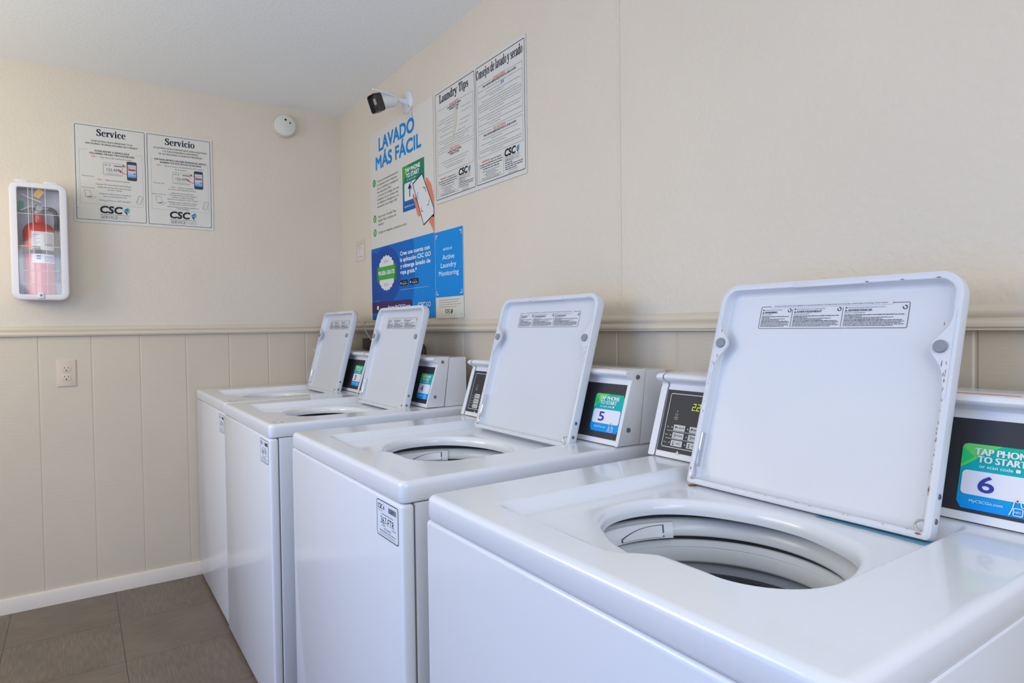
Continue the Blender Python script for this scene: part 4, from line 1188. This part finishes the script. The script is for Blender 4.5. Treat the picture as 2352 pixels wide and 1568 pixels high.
# blue half
P.rect(0.0004, 0.0004, .6576, .340, rgb(0, 132, 210), 1)
mid = [(.0006, .0006), (.43, .0006), (.452, .08), (.472, .17), (.476, .25), (.462, .3398), (.0006, .3398)]
P.poly(mid, rgb(0, 104, 188), 2)
P.poly([(.0006, .085)] + [(.17 + .165 * math.cos(a), .205 + .165 * math.sin(a) * .80) for a in [math.radians(-125 + 250 * k / 24) for k in range(25)]] + [(.0006, .325)], rgb(22, 76, 158), 3)
def scallop(cx, cy, rx, ry, n=20):
    out = []
    for k in range(n * 6):
        a = 2 * math.pi * k / (n * 6); r = 1 + .035 * math.cos(n * a)
        out.append((cx + rx * r * math.cos(a), cy + ry * r * math.sin(a)))
    return out
P.poly(scallop(.176, .215, .096, .080), rgb(226, 226, 222), 4)
P.text('BONO', .176, .262, .012, rgb(150, 170, 190), w=.05, lay=5); P.text('BONO', .174, .155, .012, rgb(150, 170, 190), w=.05, lay=5)
P.poly([(.064, .176), (.095, .17), (.095, .25), (.064, .25)], rgb(46, 130, 56), 5)
P.poly([(.258, .174), (.288, .18), (.288, .252), (.258, .252)], rgb(46, 130, 56), 5)
P.poly([(.085, .186), (.266, .186), (.270, .246), (.080, .246)], rgb(72, 166, 68), 6)
P.text('PRUEBA GRATIS', .176, .208, .018, PURE, w=.185, bold=.02, lay=7)
for k, (t, w) in enumerate((('Cree una cuenta con', .285), ('la aplicación CSC GO', .292), ('y obtenga lavado de', .288), ('ropa gratis.*', .162))):
    P.text(t, .330, .279 - .0272 * k, .0165, PURE, w=w, al='l', bold=.022, lay=4)
for u0, u1, t in ((.325, .402, 'App Store'), (.422, .508, 'Google Play')):
    P.rr(u0, .146, u1, .170, .003, rgb(24, 22, 24), 4); P.text(t, (u0 + u1) / 2 + .008, .151, .007, PURE, w=(u1 - u0) * .6, lay=5)
    P.greek((u0 + u1) / 2 + .008, .162, (u1 - u0) * .45, .002, LGREY, lay=5); P.disc(u0 + .010, .157, .005, rgb(220, 220, 220), 5, 12)
P.greek(.33, .128, .27, .0025, rgb(150, 190, 225), 'l', 4)
P.poly([(.0006, .034), (.44, .034), (.446, .05), (.444, .075), (.43, .084), (.0006, .084)], rgb(66, 44, 92), 5)
P.rr(.06, .048, .082, .066, .004, PURE, 6)
P.text('Escanea MyCSCGO.com', .19, .050, .014, PURE, w=.235, al='l', bold=.015, lay=6)
P.text('CSC', .505, .048, .018, PURE, w=.062, al='l', bold=.02, lay=6); P.text('GO', .574, .048, .018, PURE, w=.042, al='l', lay=6)
P.poly([(.494, .058), (.503, .070), (.505, .052)], rgb(90, 190, 230), 6)
tag(P.build('laundry_poster'), 'tall poster reading LAVADO MÁS FÁCIL with blue lower half on right wall', 'poster')

# monitoring notice
P = right_print(-1.0765, 1.196, -.0030)
slab(P, 0, 0, .220, .340, .005, .0018, WHITE)
P.rect(.0006, .083, .2194, .3396, rgb(0, 138, 214), 1)
for (u, v, sx, sy) in ((.010, .326, 1, -1), (.210, .326, -1, -1), (.010, .094, 1, 1), (.210, .094, -1, 1)):
    P.line([(u + sx * .014, v), (u, v), (u, v + sy * .014)], .0034, PURE, 2)
P.text('NOTICE OF', .103, .263, .0085, PURE, w=.072, bold=.02)
for t, v, w in (('Active', .228, .094), ('Laundry', .197, .122), ('Monitoring', .166, .158)): P.text(t, .108, v, .0185, PURE, w=w, bold=.004)
for k, w in enumerate((.165, .155, .175, .14)): P.greek(.026, .070 - .0088 * k, w, .0016, GREY, 'l')
P.text('CSC', .076, .022, .0125, INK, w=.042, al='l', bold=.012); P.poly([(.121, .026), (.131, .038), (.137, .030), (.132, .019), (.126, .016)], rgb(20, 110, 92), 2)
P.poly([(.126, .016), (.132, .019), (.128, .026)], rgb(20, 40, 60), 3)
P.greek(.076, .016, .04, .0018, LGREY, 'l')
P.greek(.196, .014, .012, .0016, GREY, 'l')
tag(P.build('monitoring_notice'), 'small blue and white Active Laundry Monitoring notice beside the tall poster', 'notice')

# tips sign
def half_tips(P, u0, w, h, T):
    def X_(f): return u0 + f * w
    def Y_(f): return h - f * h
    P.frame(u0, .014, u0 + w, h - .012, .006, .0024, rgb(52, 54, 78), 1)
    P.serif(T['title'], X_(.49), Y_(.125), .032, w * T['tw'], rgb(28, 32, 56))
    def section(y0, y1, head, lines, red_w, x1=.955):
        P.rect(X_(.05), Y_(y0), X_(.5 - red_w / 2 - .03), Y_(y0) + .0011, GREY, 1); P.rect(X_(.5 + red_w / 2 + .03), Y_(y0), X_(x1), Y_(y0) + .0011, GREY, 1)
        P.rect(X_(.05), Y_(y1), X_(x1), Y_(y1) + .0011, GREY, 1)
        P.rect(X_(.05), Y_(y1), X_(.05) + .001, Y_(y0), GREY, 1); P.rect(X_(x1), Y_(y1), X_(x1) + .001, Y_(y0), GREY, 1)
        P.text(head, X_(.5), Y_(y0 + .012), .0105, rgb(222, 70, 56), w=w * red_w, shear=.15)
    section(.185, .545, T['h1'], 0, .25); section(.568, .755, T['h2'], 0, .25)
    for t, y, ww in T['bold']: P.text(t, X_(.5), Y_(y), .0068, rgb(44, 46, 62), w=w * ww, bold=.02, shear=.1)
    for y, x0, ww in T['grk']: P.greek(X_(x0), Y_(y), w * ww, .0022, rgb(134, 136, 138))
    P.rect(X_(.55), Y_(.258), X_(.60), Y_(.238), rgb(60, 100, 150), 2); P.disc(X_(.575), Y_(.248), .0034, rgb(190, 205, 220), 3)
    # warning box
    P.rect(X_(.05), Y_(.945), X_(.58), Y_(.945) + .0011, GREY, 1); P.rect(X_(.05), Y_(.945), X_(.05) + .001, Y_(.79), GREY, 1); P.rect(X_(.58), Y_(.945), X_(.58) + .001, Y_(.785), GREY, 1)
    P.text(T['warn'], X_(.12), Y_(.80), .0062, rgb(222, 70, 56), w=w * .17, al='l', bold=.01)
    P.greek(X_(.31), Y_(.80), w * .22, .0034, rgb(66, 68, 82), 'l')
    for k, ww in enumerate((.48, .46, .34)): P.greek(X_(.315), Y_(.82 + .019 * k), w * ww, .0034, rgb(66, 68, 82))
    for k, ww in enumerate((.36, .2, .30, .2, .42, .36)): P.greek(X_(.315), Y_(.878 + .0125 * k), w * ww, .0026, rgb(130, 132, 134))
    csc(P, X_(.60), Y_(.822), .0225, rgb(20, 20, 26))
    for k, ww in enumerate((.14, .34, .33, .22)): P.greek(X_(.61), Y_(.878 + .0155 * k), w * ww, .0032, rgb(70, 74, 104), 'l')
    P.greek(X_(.76), Y_(.938), w * .16, .0022, GREY)
    P.greek(X_(.76), Y_(.957), w * .18, .0024, GREY)
P = right_print(-1.0895, 1.645, -.0035)
slab(P, 0, 0, .618, .437, .008, .003, rgb(216, 212, 203))
half_tips(P, .006, .300, .437, dict(title='Laundry Tips', tw=.74, h1='WASHERS', h2='DRYERS', warn='WARNING:',
    bold=[('FOR BEST RESULTS WHEN', .212, .34), ('WASHING CLOTHES', .232, .24), ('FOR BEST RESULTS WHEN', .598, .34), ('DRYING CLOTHES', .618, .22)],
    grk=[(.285, .30, .40), (.262, .80, .26), (.31, .28, .42), (.30, .80, .24), (.335, .42, .30), (.36, .26, .40), (.365, .78, .26), (.385, .36, .36), (.40, .74, .22), (.425, .30, .36), (.44, .68, .2), (.465, .5, .85), (.485, .5, .74), (.505, .5, .52), (.527, .5, .72),
         (.655, .5, .70), (.675, .5, .60), (.70, .5, .52), (.715, .5, .42)]))
half_tips(P, .314, .298, .437, dict(title='Consejos de lavado y secado', tw=.95, h1='LAVADORAS', h2='SECADORAS', warn='ADVERTENCIA:',
    bold=[('PARA OBTENER MEJORES RESULTADOS AL LAVAR LA ROPA', .213, .68), ('PARA OBTENER MEJORES RESULTADOS AL SECAR LA ROPA', .60, .66)],
    grk=[(.235, .5, .88), (.262, .40, .34), (.285, .5, .86), (.30, .45, .3), (.325, .5, .72), (.345, .5, .88), (.362, .5, .9), (.38, .5, .86), (.398, .5, .86), (.417, .45, .3), (.442, .5, .88), (.462, .5, .8), (.482, .4, .3), (.505, .5, .88), (.523, .4, .24),
         (.62, .5, .72), (.638, .45, .24), (.662, .5, .8), (.68, .45, .34), (.705, .5, .86), (.722, .5, .84), (.738, .45, .26)]))
P.poly([(.150, .325), (.172, .335), (.178, .30), (.170, .26), (.150, .225), (.138, .222), (.148, .26), (.155, .29)], rgb(206, 202, 178), 4)
tag(P.build('laundry_tips_sign'), 'white sign headed Laundry Tips and Consejos, higher on right wall', 'sign')

# taped paper note near the corner
P = right_print(-.205, 1.500, -.0016)
slab(P, 0, 0, .120, .104, .003, .001, rgb(214, 202, 180))
P.rect(.026, .004, .110, .078, rgb(222, 212, 202), 0.5)
P.poly([(.012, .080), (.09, .092), (.10, .084), (.04, .070)], rgb(206, 196, 176), 1)
P.greek(.042, .062, .045, .006, rgb(190, 180, 172), 'l'); P.greek(.042, .045, .015, .004, rgb(196, 186, 178), 'l'); P.greek(.034, .018, .062, .006, rgb(186, 176, 172), 'l')
o = P.build('paper_note'); tag(o, 'small faded paper note taped on right wall near the corner', 'note')

# ------------------------------------------------------------------ security camera
root = empty('security_camera', (0, -.848, 2.118))
tag(root, 'white bullet security camera with black face on right wall above the poster', 'security camera')
g = G(); g.lathe([(.046, 0), (.046, -.006), (.042, -.011), (.030, -.014), (0, -.015)], 32, axis='x'); g.build('wall_plate', M['cam_white'], root)
g = G(); g.tube(spline([(-.010, 0, 0), (-.03, 0, .001), (-.052, .002, .004)], 6), [.014] * 4 + [.011] * 9, 16); g.lathe_dir([(0, -.016), (.012, -.012), (.016, 0), (.012, .012), (0, .016)], (-.056, .003, .004), (1, 0, 0), 18)
g.build('bracket', M['cam_white'], root)
ax = Vector((-.90, -.10, -.34)).normalized()
o0 = Vector((-.058, .012, .006))
g = G(); g.lathe_dir([(0, 0), (.024, .001), (.030, .006), (.031, .012), (.031, .076), (.033, .077), (.033, .085)], o0, ax, 28); g.build('body', M['cam_white'], root)
# hood and face
side = ax.cross(Vector((0, 0, 1))).normalized(); upv = side.cross(ax).normalized()
g = G(); L0 = []
for dist, k in ((.078, 1.0), (.108, 1.02)):
    L0.append([o0 + ax * dist + side * x * k + upv * z * k for x, z in rrect(-.033, .033, -.038, .033, .012, 5)])
for dist, k in ((.108, .94), (.095, .92)):
    L0.append([o0 + ax * dist + side * x * k + upv * z * k for x, z in rrect(-.033, .033, -.038, .033, .012, 5)])
g.loft(L0, False, True)
face = g.build('face', M['cam_black'], root)
g = G(); g.loft([[o0 + ax * d + side * x + upv * (z + .004) for x, z in rrect(-.009, .009, -.012, .012, .003)] for d in (.094, .0975)]); g.build('lens', M['cam_lens'], face)
g = G(); g.loft([[o0 + ax * d + side * x + upv * (z - .022) for x, z in rrect(-.003, .003, -.005, .005, .002)] for d in (.094, .097)]); g.build('sensor', M['dark'], face)
g = G(); g.tube([o0 + ax * .012 - side * .030 + upv * .006, o0 + ax * .05 - side * .036 + upv * .022, o0 + ax * .115 - side * .040 + upv * .046], [.005, .005, .004], 10); g.build('antenna', M['cam_white'], root)
g = G(); g.tube(spline([(-.012, -.022, -.018), (-.020, -.034, -.030), (-.014, -.040, -.050), (-.004, -.040, -.075)], 6), .0028, 8); g.build('cable', M['cord'], root)

# ------------------------------------------------------------------ behind the machines
g = G(); g.rbox(-.024, -.001, -.50, -.330, 1.059, 1.112, .002, 2)
tag(g.build('junction_box', M['box_brown']), 'dark brown box on right wall behind washer 4 lid', 'box')
g = G(); pts = [(-.006, -.62, 1.193), (-.012, -.50, 1.194), (-.03, -.435, 1.193), (-.040, -.415, 1.178), (-.036, -.44, 1.14), (-.034, -.505, 1.105), (-.05, -.54, 1.085)]
g.tube(spline([(-.045, p[1], p[2]) if 0 < i < 6 else (-.045, p[1], p[2]) for i, p in enumerate(pts)], 8), .0030, 8)
tag(g.build('cable_loop', M['cord']), 'thin white cord looping over the rail below the tall poster', 'cord')
g = G(); g.tube(spline([(-.01, -.955, 1.03), (-.012, -.960, 1.075), (-.018, -.978, 1.090), (-.018, -1.000, 1.075), (-.018, -1.005, 1.02)], 8), .006, 8)
tag(g.build('hose_bend', M['hose']), 'short dark hose bend at the wall behind washer 4', 'hose')
